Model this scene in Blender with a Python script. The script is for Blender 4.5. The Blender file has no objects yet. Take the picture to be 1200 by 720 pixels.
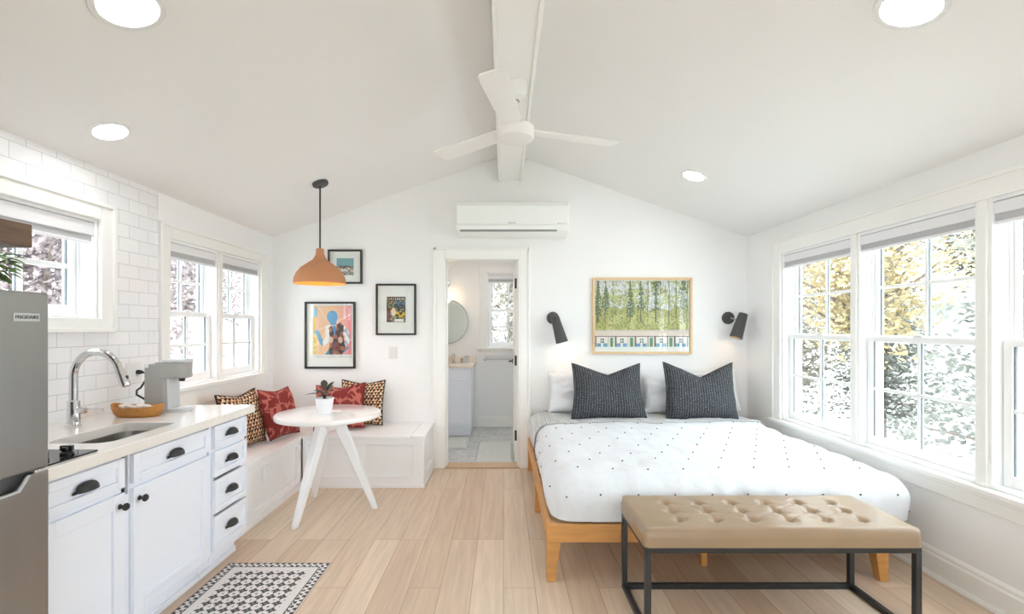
import bpy, bmesh, math, random
from math import pi, sin, cos, tan, atan, hypot, exp, radians as R
from mathutils import Vector, Matrix, noise

random.seed(7)
S = bpy.context.scene
C = S.collection

# ------------------------------------------------------------------ camera
# room axes: X to the right, Y towards the wall with the bathroom door, Z up; camera above the origin
cam_d = bpy.data.cameras.new('camera')
cam = bpy.data.objects.new('camera', cam_d); C.objects.link(cam)
cam.location = (0, 0, 1.36); cam.rotation_euler = (pi/2, 0, 0)
cam_d.sensor_width = 36; cam_d.sensor_fit = 'HORIZONTAL'
cam_d.lens = 36*567/1200
cam_d.shift_x = 10/1200; cam_d.shift_y = 24/1200
cam_d.clip_start = .02; cam_d.clip_end = 300
S.camera = cam

# ------------------------------------------------------------------ light of the place
S.view_settings.view_transform = 'Standard'; S.view_settings.look = 'None'
S.view_settings.gamma = 1; S.view_settings.use_curve_mapping = False
S.view_settings.exposure = 0.64
S.cycles.max_bounces = 14; S.cycles.diffuse_bounces = 9; S.cycles.transparent_max_bounces = 24
S.cycles.sample_clamp_indirect = 8
try: S.cycles.use_denoising = True
except Exception: pass
W = bpy.data.worlds.new('sky'); S.world = W; W.use_nodes = True
bgn = W.node_tree.nodes['Background']
SKY = 5.4
bgn.inputs[0].default_value = (.845, .925, 1.0, 1); bgn.inputs[1].default_value = SKY
sun_d = bpy.data.lights.new('sun', 'SUN'); sun = bpy.data.objects.new('sun', sun_d); C.objects.link(sun)
sun_d.energy = 5; sun_d.angle = R(6); sun_d.color = (1, .97, .93)
sun.rotation_euler = (R(-6), R(12), 0)      # high sun, a little right of the house

# ------------------------------------------------------------------ materials
def lin(c):
    return tuple(((v/255)/12.92 if v/255 <= .04045 else ((v/255+.055)/1.055)**2.4) for v in c)
def L4(c): return (*lin(c), 1)
def newmat(name):
    m = bpy.data.materials.new(name); m.use_nodes = True
    return m, m.node_tree, m.node_tree.nodes['Principled BSDF']
def pbr(name, col, rough=.5, metal=0, spec=.5, var=0, vscale=8, bump=0, bscale=60, coat=0, stretch=None, sheen=0):
    m, nt, p = newmat(name); N = nt.nodes; K = nt.links
    p.inputs['Base Color'].default_value = L4(col)
    p.inputs['Roughness'].default_value = rough; p.inputs['Metallic'].default_value = metal
    p.inputs['Specular IOR Level'].default_value = spec
    p.inputs['Coat Weight'].default_value = coat; p.inputs['Coat Roughness'].default_value = .08
    p.inputs['Sheen Weight'].default_value = sheen
    if var or bump:
        tc = N.new('ShaderNodeTexCoord'); mp = N.new('ShaderNodeMapping')
        K.new(tc.outputs['Object'], mp.inputs[0])
        if stretch: mp.inputs['Scale'].default_value = stretch
        n = N.new('ShaderNodeTexNoise'); n.inputs['Scale'].default_value = vscale; n.inputs['Detail'].default_value = 4
        K.new(mp.outputs[0], n.inputs['Vector'])
        if var:
            mx = N.new('ShaderNodeMix'); mx.data_type = 'RGBA'
            a = tuple(max(0, v*(1-var)) for v in col); b = tuple(min(255, v*(1+var)) for v in col)
            mx.inputs[6].default_value = L4(a); mx.inputs[7].default_value = L4(b)
            K.new(n.outputs[0], mx.inputs[0]); K.new(mx.outputs[2], p.inputs['Base Color'])
        if bump:
            n2 = N.new('ShaderNodeTexNoise'); n2.inputs['Scale'].default_value = bscale; n2.inputs['Detail'].default_value = 3
            K.new(mp.outputs[0], n2.inputs['Vector'])
            bp = N.new('ShaderNodeBump'); bp.inputs['Strength'].default_value = bump; bp.inputs['Distance'].default_value = .01
            K.new(n2.outputs[0], bp.inputs['Height']); K.new(bp.outputs[0], p.inputs['Normal'])
    return m
def emis(name, col, s):
    m, nt, p = newmat(name)
    p.inputs['Base Color'].default_value = L4(col)
    p.inputs['Emission Color'].default_value = L4(col); p.inputs['Emission Strength'].default_value = s
    return m
def swizzle(nt, a, b, c=None):
    N = nt.nodes; K = nt.links
    tc = N.new('ShaderNodeTexCoord'); sp = N.new('ShaderNodeSeparateXYZ'); cb = N.new('ShaderNodeCombineXYZ')
    K.new(tc.outputs['Object'], sp.inputs[0])
    K.new(sp.outputs[a], cb.inputs[0]); K.new(sp.outputs[b], cb.inputs[1])
    if c: K.new(sp.outputs[c], cb.inputs[2])
    return cb, tc
def brickmat(name, a, b, c1, c2, mortar, bw, bh, ms, rough, bump=.3, offset=.5, noise_amt=0, noise_scale=(1, 1, 1), freq=2):
    m, nt, p = newmat(name); N = nt.nodes; K = nt.links
    cb, tc = swizzle(nt, a, b)
    br = N.new('ShaderNodeTexBrick'); K.new(cb.outputs[0], br.inputs['Vector'])
    br.offset = offset; br.offset_frequency = freq; br.squash = 1
    br.inputs['Color1'].default_value = L4(c1); br.inputs['Color2'].default_value = L4(c2); br.inputs['Mortar'].default_value = L4(mortar)
    br.inputs['Scale'].default_value = 1; br.inputs['Mortar Size'].default_value = ms; br.inputs['Mortar Smooth'].default_value = .1
    br.inputs['Bias'].default_value = 0
    br.inputs['Brick Width'].default_value = bw; br.inputs['Row Height'].default_value = bh
    out = br.outputs['Color']
    if noise_amt:
        mp = N.new('ShaderNodeMapping'); mp.inputs['Scale'].default_value = noise_scale; K.new(cb.outputs[0], mp.inputs[0])
        # shift the figure from board to board
        ad = N.new('ShaderNodeVectorMath'); ad.operation = 'ADD'
        K.new(mp.outputs[0], ad.inputs[0])
        sc = N.new('ShaderNodeVectorMath'); sc.operation = 'SCALE'; sc.inputs['Scale'].default_value = 40
        K.new(br.outputs['Color'], sc.inputs[0]); K.new(sc.outputs[0], ad.inputs[1])
        n = N.new('ShaderNodeTexNoise'); n.inputs['Scale'].default_value = 1; n.inputs['Detail'].default_value = 6; n.inputs['Distortion'].default_value = .6
        K.new(ad.outputs[0], n.inputs['Vector'])
        rp = N.new('ShaderNodeMapRange'); rp.inputs[1].default_value = .3; rp.inputs[2].default_value = .7
        rp.inputs[3].default_value = 1-noise_amt; rp.inputs[4].default_value = 1+noise_amt*.5
        K.new(n.outputs[0], rp.inputs[0])
        mul = N.new('ShaderNodeVectorMath'); mul.operation = 'SCALE'
        K.new(out, mul.inputs[0]); K.new(rp.outputs[0], mul.inputs['Scale']); out = mul.outputs[0]
    K.new(out, p.inputs['Base Color'])
    p.inputs['Roughness'].default_value = rough
    bp = N.new('ShaderNodeBump'); bp.inputs['Strength'].default_value = bump; bp.inputs['Distance'].default_value = .003; bp.invert = True
    K.new(br.outputs['Fac'], bp.inputs['Height']); K.new(bp.outputs[0], p.inputs['Normal'])
    return m
def attrmat(name, rough=.6, coat=0, bump=0, bscale=300):
    m, nt, p = newmat(name); N = nt.nodes; K = nt.links
    a = N.new('ShaderNodeAttribute'); a.attribute_name = 'Col'
    K.new(a.outputs['Color'], p.inputs['Base Color']); p.inputs['Roughness'].default_value = rough
    p.inputs['Coat Weight'].default_value = coat; p.inputs['Coat Roughness'].default_value = .02
    if bump:
        tc = N.new('ShaderNodeTexCoord'); n2 = N.new('ShaderNodeTexNoise'); n2.inputs['Scale'].default_value = bscale
        K.new(tc.outputs['Object'], n2.inputs['Vector'])
        bp = N.new('ShaderNodeBump'); bp.inputs['Strength'].default_value = bump; bp.inputs['Distance'].default_value = .004
        K.new(n2.outputs[0], bp.inputs['Height']); K.new(bp.outputs[0], p.inputs['Normal'])
    return m
def glassmat(name, tint=(250, 253, 252), refl=1.0):
    m = bpy.data.materials.new(name); m.use_nodes = True; nt = m.node_tree; N = nt.nodes; K = nt.links
    N.clear(); o = N.new('ShaderNodeOutputMaterial'); t = N.new('ShaderNodeBsdfTransparent'); g = N.new('ShaderNodeBsdfGlossy')
    f = N.new('ShaderNodeLayerWeight'); f.inputs[0].default_value = .5; mx = N.new('ShaderNodeMixShader')
    t.inputs[0].default_value = L4(tint); g.inputs['Roughness'].default_value = .01
    pw = N.new('ShaderNodeMath'); pw.operation = 'POWER'; pw.inputs[1].default_value = 5; K.new(f.outputs['Facing'], pw.inputs[0])
    ml = N.new('ShaderNodeMath'); ml.operation = 'MULTIPLY_ADD'; ml.inputs[1].default_value = .95*refl; ml.inputs[2].default_value = .035*refl
    K.new(pw.outputs[0], ml.inputs[0]); K.new(ml.outputs[0], mx.inputs[0])
    K.new(t.outputs[0], mx.inputs[1]); K.new(g.outputs[0], mx.inputs[2]); K.new(mx.outputs[0], o.inputs[0])
    return m
def ribmat(name, dark, light, rib=30, axis='X'):
    m, nt, p = newmat(name); N = nt.nodes; K = nt.links
    uv = N.new('ShaderNodeUVMap'); uv.uv_map = 'UVMap'
    w = N.new('ShaderNodeTexWave'); w.wave_type = 'BANDS'; w.bands_direction = axis; w.inputs['Scale'].default_value = rib*.314
    w.inputs['Distortion'].default_value = .6; w.inputs['Detail'].default_value = 1
    K.new(uv.outputs[0], w.inputs['Vector'])
    n = N.new('ShaderNodeTexNoise'); n.inputs['Scale'].default_value = 110; n.inputs['Detail'].default_value = 2
    K.new(uv.outputs[0], n.inputs['Vector'])
    th = N.new('ShaderNodeMapRange'); th.inputs[1].default_value = .50; th.inputs[2].default_value = .70
    K.new(n.outputs[0], th.inputs[0])
    mu = N.new('ShaderNodeMath'); mu.operation = 'MULTIPLY'; K.new(th.outputs[0], mu.inputs[0]); K.new(w.outputs['Fac'], mu.inputs[1])
    mx = N.new('ShaderNodeMix'); mx.data_type = 'RGBA'; mx.inputs[6].default_value = L4(dark); mx.inputs[7].default_value = L4(light)
    K.new(mu.outputs[0], mx.inputs[0]); K.new(mx.outputs[2], p.inputs['Base Color'])
    p.inputs['Roughness'].default_value = .95; p.inputs['Specular IOR Level'].default_value = .1
    ad = N.new('ShaderNodeMath'); ad.operation = 'ADD'; K.new(w.outputs['Fac'], ad.inputs[0]); K.new(n.outputs[0], ad.inputs[1])
    bp = N.new('ShaderNodeBump'); bp.inputs['Strength'].default_value = .8; bp.inputs['Distance'].default_value = .006
    K.new(ad.outputs[0], bp.inputs['Height']); K.new(bp.outputs[0], p.inputs['Normal'])
    return m
def leafmat(name, c1, c2, trans=.4):
    m, nt, p = newmat(name); N = nt.nodes; K = nt.links
    tc = N.new('ShaderNodeTexCoord'); n = N.new('ShaderNodeTexNoise'); n.inputs['Scale'].default_value = 1.2
    K.new(tc.outputs['Object'], n.inputs['Vector'])
    mx = N.new('ShaderNodeMix'); mx.data_type = 'RGBA'; mx.inputs[6].default_value = L4(c1); mx.inputs[7].default_value = L4(c2)
    K.new(n.outputs[0], mx.inputs[0]); K.new(mx.outputs[2], p.inputs['Base Color']); p.inputs['Roughness'].default_value = .6
    t = N.new('ShaderNodeBsdfTranslucent'); K.new(mx.outputs[2], t.inputs[0])
    ms = N.new('ShaderNodeMixShader'); ms.inputs[0].default_value = trans
    K.new(p.outputs[0], ms.inputs[1]); K.new(t.outputs[0], ms.inputs[2]); K.new(ms.outputs[0], nt.nodes['Material Output'].inputs[0])
    return m

M = {}
M['wall'] = pbr('wall_paint', (241, 240, 239), .6, bump=.03, bscale=250)
M['ceil'] = pbr('ceiling_paint', (237, 235, 233), .7, bump=.03, bscale=250)
M['trim'] = pbr('trim_paint', (243, 241, 237), .35)
M['cab'] = pbr('cabinet_paint', (239, 242, 251), .35, bump=.02, bscale=120)
M['bench'] = pbr('bench_paint', (241, 240, 241), .4)
M['vinyl'] = pbr('window_vinyl', (246, 246, 246), .3)
M['shade_w'] = pbr('blind_white', (232, 231, 232), .6)
M['shade_g'] = pbr('blind_fabric_grey', (188, 187, 189), .85, bump=.2, bscale=800)
M['glass'] = glassmat('window_glass')
M['pglass'] = glassmat('picture_glass', (252, 253, 252), 1.0)
M['floor'] = brickmat('oak_planks', 1, 0, (226, 205, 182), (206, 179, 154), (166, 136, 110), 1.55, .165, .0016, .42, .25, .37, .13, (2.2, 34, 1), 3)
M['tile'] = brickmat('subway_tile', 1, 2, (243, 241, 241), (238, 237, 238), (205, 203, 203), .1555, .0787, .0016, .12, .5, .5)
M['mosaic'] = brickmat('marble_mosaic', 0, 1, (226, 226, 224), (198, 199, 198), (172, 173, 172), .05, .05, .0035, .3, .3, .5, .1, (8, 8, 1))
M['quartz'] = pbr('white_quartz', (238, 232, 226), .12, var=.02, vscale=30, coat=.3)
M['steel'] = pbr('brushed_steel', (178, 176, 173), .3, metal=1, var=.04, vscale=3, bump=.05, bscale=20, stretch=(1, 60, 1))
M['fsteel'] = pbr('fridge_steel', (160, 157, 154), .34, metal=.9, var=.02, vscale=2, stretch=(1, 30, 1))
M['fside'] = pbr('fridge_side', (112, 112, 112), .5)
M['chrome'] = pbr('chrome', (225, 225, 226), .06, metal=1)
M['nickel'] = pbr('brushed_nickel', (190, 186, 180), .25, metal=1)
M['black'] = pbr('black_metal', (38, 38, 38), .45, bump=.02, bscale=200)
M['blackm'] = pbr('matt_black', (72, 72, 73), .55)
M['frame_b'] = pbr('frame_black', (42, 40, 38), .4)
M['bglass'] = pbr('black_glass', (22, 22, 24), .06)
M['plastic_g'] = pbr('grey_plastic', (165, 162, 158), .38)
M['plastic_lg'] = pbr('pale_grey_plastic', (196, 197, 198), .3)
M['plastic_w'] = pbr('white_plastic', (228, 227, 225), .35)
M['ac'] = pbr('ac_plastic', (244, 245, 242), .3)
M['ac_d'] = pbr('ac_slot', (150, 151, 150), .5)
M['basket'] = pbr('woven_fibre', (196, 136, 72), .85, var=.25, vscale=60, bump=.8, bscale=160, stretch=(1, 1, 3))
M['paper'] = pbr('paper_packets', (232, 222, 214), .7, var=.06, vscale=20)
M['shelfwood'] = pbr('dark_walnut', (98, 76, 60), .6, var=.35, vscale=5, bump=.2, bscale=30, stretch=(8, .8, 10))
M['bedwood'] = pbr('oiled_birch', (203, 146, 84), .45, var=.12, vscale=6, stretch=(1, 6, 8))
M['slatwood'] = pbr('pine_slat', (226, 196, 158), .6, var=.06, vscale=6)
M['frame_o'] = pbr('frame_oak', (222, 190, 146), .45, var=.06, vscale=20)
M['linen'] = pbr('white_cotton', (226, 228, 232), .9, bump=.6, bscale=13, sheen=.1, spec=.2)
M['pillow'] = pbr('white_pillowcase', (230, 230, 233), .9, bump=.4, bscale=11, sheen=.1, spec=.2)
M['dot'] = pbr('black_tuft', (62, 62, 68), .9)
M['knit'] = ribmat('charcoal_knit', (58, 60, 64), (196, 198, 201), 30)
M['leather'] = pbr('tan_leather', (160, 135, 108), .3, var=.06, vscale=5, bump=.06, bscale=180, coat=.15)
M['button'] = pbr('leather_button', (176, 148, 120), .25, coat=.4)
M['frame_s'] = pbr('black_steel', (50, 50, 51), .45)
M['terra'] = pbr('clay_shade', (191, 132, 92), .75, var=.05, vscale=20, bump=.06, bscale=120)
M['terra_in'] = pbr('shade_lining', (224, 160, 96), .6)
M['bulb'] = emis('warm_bulb', (255, 196, 120), 24)
M['bulb2'] = emis('globe_bulb', (255, 218, 172), 7)
M['led'] = emis('led_diffuser', (248, 251, 255), 45)
M['fill_led'] = emis('bath_fill_diffuser', (248, 251, 255), 14)  # glow of the added bathroom fill lamp
M['fan'] = pbr('fan_white', (240, 238, 234), .4)
M['table'] = pbr('table_white', (245, 242, 240), .14, coat=.4)
M['tleg'] = pbr('table_leg_white', (244, 244, 246), .35)
M['pot'] = pbr('white_ceramic', (240, 240, 242), .25)
M['soil'] = pbr('soil', (62, 44, 34), .95, bump=.6, bscale=120)
M['leafd'] = pbr('dark_leaf', (58, 66, 56), .38, var=.25, vscale=14)
M['leafg'] = leafmat('green_leaf', (132, 158, 100), (88, 122, 70), .4)
M['flower'] = pbr('purple_flower', (150, 120, 168), .7)
M['mat_w'] = pbr('bath_mat_pile', (226, 227, 224), 1, var=.05, vscale=30, bump=1, bscale=160)
M['mirror'] = pbr('mirror_silver', (226, 232, 226), .02, metal=1)
M['hinge'] = pbr('black_hinge', (40, 40, 40), .4)
M['oakstrip'] = pbr('threshold_oak', (200, 166, 132), .45, var=.1, vscale=8, stretch=(1, 8, 1))
M['marble'] = pbr('vanity_top', (236, 224, 212), .2, var=.04, vscale=10)
M['attr'] = attrmat('printed_art', .55)
M['fabric_attr'] = attrmat('printed_fabric', .9, bump=.35)
M['rugm'] = attrmat('printed_vinyl', .6)
M['matboard'] = pbr('mat_board', (244, 243, 241), .8)
M['bark'] = pbr('bark', (112, 100, 92), .95, var=.25, vscale=10, bump=.8, bscale=20)
M['grass'] = pbr('pale_lawn', (168, 169, 164), .95, var=.16, vscale=.7)
M['siding'] = pbr('house_siding', (224, 224, 222), .7)
M['roofing'] = pbr('pale_roofing', (208, 208, 210), .8, var=.06, vscale=6)
M['brickred'] = pbr('house_brick', (150, 110, 100), .9, var=.1, vscale=20)
M['hwin'] = pbr('house_window', (86, 96, 108), .15)
M['spacer'] = pbr('glazing_spacer', (112, 117, 120), .4)
M['leafy'] = leafmat('yellow_leaf', (206, 186, 138), (164, 152, 126), .35)
M['leafp'] = leafmat('plum_leaf', (96, 78, 90), (140, 128, 122), .2)
M['leafe'] = leafmat('evergreen_needle', (92, 94, 88), (126, 126, 118), .25)
M['leafb'] = leafmat('beige_leaf', (166, 158, 142), (134, 128, 120), .35)

def wafflemat():
    m, nt, p = newmat('waffle_cotton'); N = nt.nodes; K = nt.links
    p.inputs['Base Color'].default_value = L4((226, 226, 226)); p.inputs['Roughness'].default_value = .95
    tc = N.new('ShaderNodeTexCoord'); last = None
    for ax in ('X', 'Y'):
        w = N.new('ShaderNodeTexWave'); w.bands_direction = ax; w.inputs['Scale'].default_value = 14
        w.inputs['Distortion'].default_value = .3; K.new(tc.outputs['Object'], w.inputs['Vector'])
        if last:
            mm = N.new('ShaderNodeMath'); mm.operation = 'MAXIMUM'; K.new(last.outputs['Fac'], mm.inputs[0]); K.new(w.outputs['Fac'], mm.inputs[1])
        last = w
    bp = N.new('ShaderNodeBump'); bp.inputs['Strength'].default_value = 1; bp.inputs['Distance'].default_value = .012
    K.new(mm.outputs[0], bp.inputs['Height']); K.new(bp.outputs[0], p.inputs['Normal'])
    return m
M['waffle'] = wafflemat()

# ------------------------------------------------------------------ helpers
def wloc(o):
    v = Vector((0, 0, 0))
    while o: v += o.location; o = o.parent
    return v
class B:
    def __init__(s): s.bm = bmesh.new(); s.uv = None; s.col = None
    def quadbox(s, pts, mi=0):
        v = [s.bm.verts.new(p) for p in pts]
        for q in ((0, 3, 2, 1), (4, 5, 6, 7), (0, 1, 5, 4), (1, 2, 6, 5), (2, 3, 7, 6), (3, 0, 4, 7)):
            f = s.bm.faces.new([v[i] for i in q]); f.material_index = mi
        return s
    def box(s, x0, x1, y0, y1, z0, z1, mi=0):
        x0, x1 = min(x0, x1), max(x0, x1); y0, y1 = min(y0, y1), max(y0, y1); z0, z1 = min(z0, z1), max(z0, z1)
        return s.quadbox([(x0, y0, z0), (x1, y0, z0), (x1, y1, z0), (x0, y1, z0), (x0, y0, z1), (x1, y0, z1), (x1, y1, z1), (x0, y1, z1)], mi)
    def loft(s, loops, close0=True, close1=True, mi=0):
        vs = [[s.bm.verts.new(p) for p in l] for l in loops]; n = len(loops[0])
        for a, b in zip(vs, vs[1:]):
            for i in range(n):
                j = (i+1) % n
                f = s.bm.faces.new((a[i], a[j], b[j], b[i])); f.material_index = mi
        if close0: s.bm.faces.new(vs[0][::-1]).material_index = mi
        if close1: s.bm.faces.new(vs[-1]).material_index = mi
        return s
    def lathe(s, prof, c=(0, 0, 0), seg=32, axis='Z', mi=0, close0=True, close1=True, mat3=None):
        loops = []
        for r, h in prof:
            l = []
            for i in range(seg):
                a = 2*pi*i/seg; x, y = max(r, 1e-4)*cos(a), max(r, 1e-4)*sin(a)
                p = {'Z': (x, y, h), 'X': (h, x, y), 'Y': (y, h, x)}[axis]
                p = Vector(p)
                if mat3: p = mat3 @ p
                l.append((p.x+c[0], p.y+c[1], p.z+c[2]))
            loops.append(l)
        return s.loft(loops, close0, close1, mi)
    def tube(s, pts, r, seg=10, mi=0):
        pts = [Vector(p) for p in pts]; n = len(pts)
        rs = r if isinstance(r, (list, tuple)) else [r]*n
        loops = []; up = None
        for i, p in enumerate(pts):
            t = (pts[min(i+1, n-1)]-pts[max(i-1, 0)]).normalized()
            if up is None:
                up = Vector((0, 0, 1)) if abs(t.z) < .9 else Vector((1, 0, 0))
            a = t.cross(up)
            if a.length < 1e-5: a = t.cross(Vector((0, 1, 0)))
            a.normalize(); b = a.cross(t).normalized(); up = b
            loops.append([tuple(p+(a*cos(2*pi*k/seg)+b*sin(2*pi*k/seg))*rs[i]) for k in range(seg)])
        return s.loft(loops, True, True, mi)
    def prism(s, poly, lo, hi, axis='Y', mi=0):
        def P(a, b, h): return {'Y': (a, h, b), 'X': (h, a, b), 'Z': (a, b, h)}[axis]
        return s.loft([[P(a, b, lo) for a, b in poly], [P(a, b, hi) for a, b in poly]], mi=mi)
    def bar(s, p0, p1, w0, w1, d0=None, d1=None, mi=0):
        p0, p1 = Vector(p0), Vector(p1); d0 = d0 or w0; d1 = d1 or w1
        t = (p1-p0).normalized(); a = t.cross(Vector((0, 0, 1)))
        if a.length < 1e-4: a = Vector((1, 0, 0))
        a.normalize(); b = Vector((0, 0, 1))
        if abs(t.z) > .95: b = a.cross(t).normalized()
        if abs(t.z) <= .95: b = a.cross(t).normalized()
        def ring(p, w, d): return [tuple(p+a*sx*w/2+b*sy*d/2) for sx, sy in ((-1, -1), (1, -1), (1, 1), (-1, 1))]
        return s.loft([ring(p0, w0, d0), ring(p1, w1, d1)], mi=mi)
    def grid(s, fn, nu, nv, col=None, mi=0, uv=True):
        """fn(u,v) -> point, u,v in 0..1; col(u,v) -> srgb 0..255"""
        V = [[s.bm.verts.new(fn(i/nu, j/nv)) for i in range(nu+1)] for j in range(nv+1)]
        if uv and s.uv is None: s.uv = s.bm.loops.layers.uv.new('UVMap')
        if col and s.col is None: s.col = s.bm.loops.layers.float_color.new('Col')
        for j in range(nv):
            for i in range(nu):
                f = s.bm.faces.new((V[j][i], V[j][i+1], V[j+1][i+1], V[j+1][i])); f.material_index = mi
                if uv:
                    for lp, (a, b) in zip(f.loops, ((i, j), (i+1, j), (i+1, j+1), (i, j+1))): lp[s.uv].uv = (a/nu, b/nv)
                if col:
                    c = L4(col((i+.5)/nu, (j+.5)/nv))
                    for lp in f.loops: lp[s.col] = c
        return s
    def done(s, name, mat, parent=None, local=False, bev=0, smooth=35, subsurf=0, solid=0, weld=False, seg=2):
        if weld: bmesh.ops.remove_doubles(s.bm, verts=s.bm.verts, dist=1e-5)
        bmesh.ops.recalc_face_normals(s.bm, faces=s.bm.faces)
        if parent and not local: bmesh.ops.translate(s.bm, vec=-wloc(parent), verts=s.bm.verts)
        me = bpy.data.meshes.new(name); s.bm.to_mesh(me); s.bm.free()
        for m in (mat if isinstance(mat, (list, tuple)) else [mat]): me.materials.append(M[m])
        if smooth:
            me.polygons.foreach_set('use_smooth', [True]*len(me.polygons)); me.set_sharp_from_angle(angle=R(smooth))
        o = bpy.data.objects.new(name, me); C.objects.link(o)
        if parent: o.parent = parent
        if solid:
            md = o.modifiers.new('Solidify', 'SOLIDIFY'); md.thickness = solid; md.offset = 0
        if bev:
            md = o.modifiers.new('Bevel', 'BEVEL'); md.width = bev; md.segments = seg; md.limit_method = 'ANGLE'; md.angle_limit = R(40)
        if subsurf:
            md = o.modifiers.new('Subsurf', 'SUBSURF'); md.levels = subsurf; md.render_levels = subsurf
        return o
def tag(o, label, cat, group=None, kind=None):
    o['label'] = label; o['category'] = cat
    if group: o['group'] = group
    if kind: o['kind'] = kind
    return o
def thing(name, label, cat, loc=(0, 0, 0), rot=(0, 0, 0), group=None):
    o = bpy.data.objects.new(name, None); C.objects.link(o); o.location = loc; o.rotation_euler = rot
    o.empty_display_size = .1
    return tag(o, label, cat, group)
def struct(o): o['kind'] = 'structure'; return o
def dup(root, loc, rot=None, label=None):
    def cp(o, par):
        c = o.copy(); C.objects.link(c); c.parent = par
        for ch in o.children: cp(ch, c)
        return c
    kids = list(root.children)
    r = root.copy(); C.objects.link(r); r.location = loc
    if rot is not None: r.rotation_euler = rot
    if label: r['label'] = label
    for ch in kids: cp(ch, r)
    return r
def nz(x, y=0, z=0): return noise.noise(Vector((x, y, z)))
def rrect(x0, x1, y0, y1, r, z, n=6):
    pts = []
    for cx, cy, a0 in ((x1-r, y0+r, -pi/2), (x1-r, y1-r, 0), (x0+r, y1-r, pi/2), (x0+r, y0+r, pi)):
        for k in range(n+1):
            a = a0+pi/2*k/n; pts.append((cx+r*cos(a), cy+r*sin(a), z))
    return pts
def holed(b, u0, u1, z0, z1, holes, lo, hi, plane):
    """slab with rectangular holes; plane 'X' -> u is Y, plane 'Y' -> u is X"""
    us = sorted({u0, u1, *[h[0] for h in holes], *[h[1] for h in holes]}); zs = sorted({z0, z1, *[h[2] for h in holes], *[h[3] for h in holes]})
    for a, c in zip(us, us[1:]):
        runs = []
        for d, e in zip(zs, zs[1:]):
            if any(h[0] <= (a+c)/2 <= h[1] and h[2] <= (d+e)/2 <= h[3] for h in holes): continue
            if runs and abs(runs[-1][1]-d) < 1e-6: runs[-1][1] = e
            else: runs.append([d, e])
        for d, e in runs:
            if plane == 'X': b.box(lo, hi, a, c, d, e)
            else: b.box(a, c, lo, hi, d, e)

# ------------------------------------------------------------------ the room
XL, XR, YB, YF = -2.233, 2.36, 4.69, -1.9
EAVE, RIDGE, XM, SL = 2.235, 3.05, .0635, .355
TH = .16
def cz(x): return EAVE+SL*(x-XL) if x < XM else EAVE+SL*(XR-x)
RW = (1.53, 4.10, .58, 1.985)            # the triple window on the right
LW = (3.22, 4.43, .95, 1.955)            # the double window above the bench
KW = (1.76, 2.66, 1.41, 1.95)            # the window above the sink
BW = (-.225, .36, 1.085, 2.1)            # the bathroom window
DO = (-.571, .157, 0, 2.03)              # the bathroom doorway
FILL_W = [(-1.75, -.75, .5, 2.05), (-.45, .55, .5, 2.05), (.85, 1.85, .5, 2.05)]   # unseen windows added behind the camera to let in fill light

b = B(); b.box(XL-TH, XR+TH, YF-TH, YB+.13, -.12, 0); struct(b.done('floor', 'floor'))
b = B(); holed(b, YF-TH, YB+.13, 0, EAVE, [RW], XR, XR+TH, 'X'); struct(b.done('wall_right', 'wall'))
b = B(); holed(b, YF-TH, YB+.13, 0, EAVE, [LW, KW], XL-TH, XL, 'X'); struct(b.done('wall_left', 'wall'))
gable = [(XL-TH, EAVE), (XR+TH, EAVE), (XM, RIDGE+.06)]
b = B(); holed(b, XL, XR, 0, EAVE, [DO], YB, YB+.13, 'Y'); b.prism([(XL, EAVE), (XR, EAVE), (XM, RIDGE)], YB, YB+.13); struct(b.done('wall_back', 'wall'))
b = B(); holed(b, XL, XR, 0, EAVE, FILL_W, YF-TH, YF, 'Y'); b.prism([(XL, EAVE), (XR, EAVE), (XM, RIDGE)], YF-TH, YF); struct(b.done('wall_front', 'wall'))
b = B()
b.prism([(XL-TH, EAVE-SL*TH), (XM, RIDGE), (XM, RIDGE+.15), (XL-TH, EAVE-SL*TH+.15)], YF-TH, YB+.13)
b.prism([(XR+TH, EAVE-SL*TH), (XR+TH, EAVE-SL*TH+.15), (XM, RIDGE+.15), (XM, RIDGE)], YF-TH, YB+.13)
struct(b.done('ceiling', 'ceil', smooth=0))
b = B(); b.box(-.032, .158, YF, YB, 2.785, 3.0); b.box(-.052, -.03, YF, YB, 2.775, 3.0); b.box(.157, .179, YF, YB, 2.775, 3.0)
struct(b.done('ceiling_beam', 'trim', bev=.004))
# tiled splashback from the fridge to the end of the counter, up to the ceiling
b = B(); holed(b, .6, 3.075, .88, EAVE+.003, [(KW[0]-.10, KW[1]+.10, KW[2]-.075, KW[3]+.09)], XL, XL+.008, 'X'); struct(b.done('wall_left_tile', 'tile'))
b = B(); b.box(XL, XL+.010, 3.075, 3.118, .88, EAVE+.003); struct(b.done('trim_5', 'tile'))
# baseboards
def base_x(name, x, d, y0, y1):
    b = B(); b.prism([(x, 0), (x+d*.016, 0), (x+d*.016, .115), (x+d*.010, .125), (x+d*.010, .14), (x+d*.003, .155), (x, .155)], y0, y1)
    b.prism([(x+d*.016, 0), (x+d*.03, 0), (x+d*.03, .008), (x+d*.022, .022), (x+d*.016, .022)], y0, y1)
    return struct(b.done(name, 'trim', smooth=0))
base_x('baseboard_right', XR, -1, YF, YB)
base_x('baseboard_left', XL, 1, YF, .9)
b = B(); b.prism([(YB, 0), (YB-.016, 0), (YB-.016, .115), (YB-.010, .125), (YB-.010, .14), (YB-.003, .155), (YB, .155)], .267, XR-.03, axis='X'); struct(b.done('baseboard_back', 'trim', smooth=0))
b = B(); b.prism([(YF, 0), (YF+.016, 0), (YF+.016, .14), (YF+.003, .155), (YF, .155)], XL+.03, XR-.03, axis='X'); struct(b.done('baseboard_front', 'trim', smooth=0))

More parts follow.
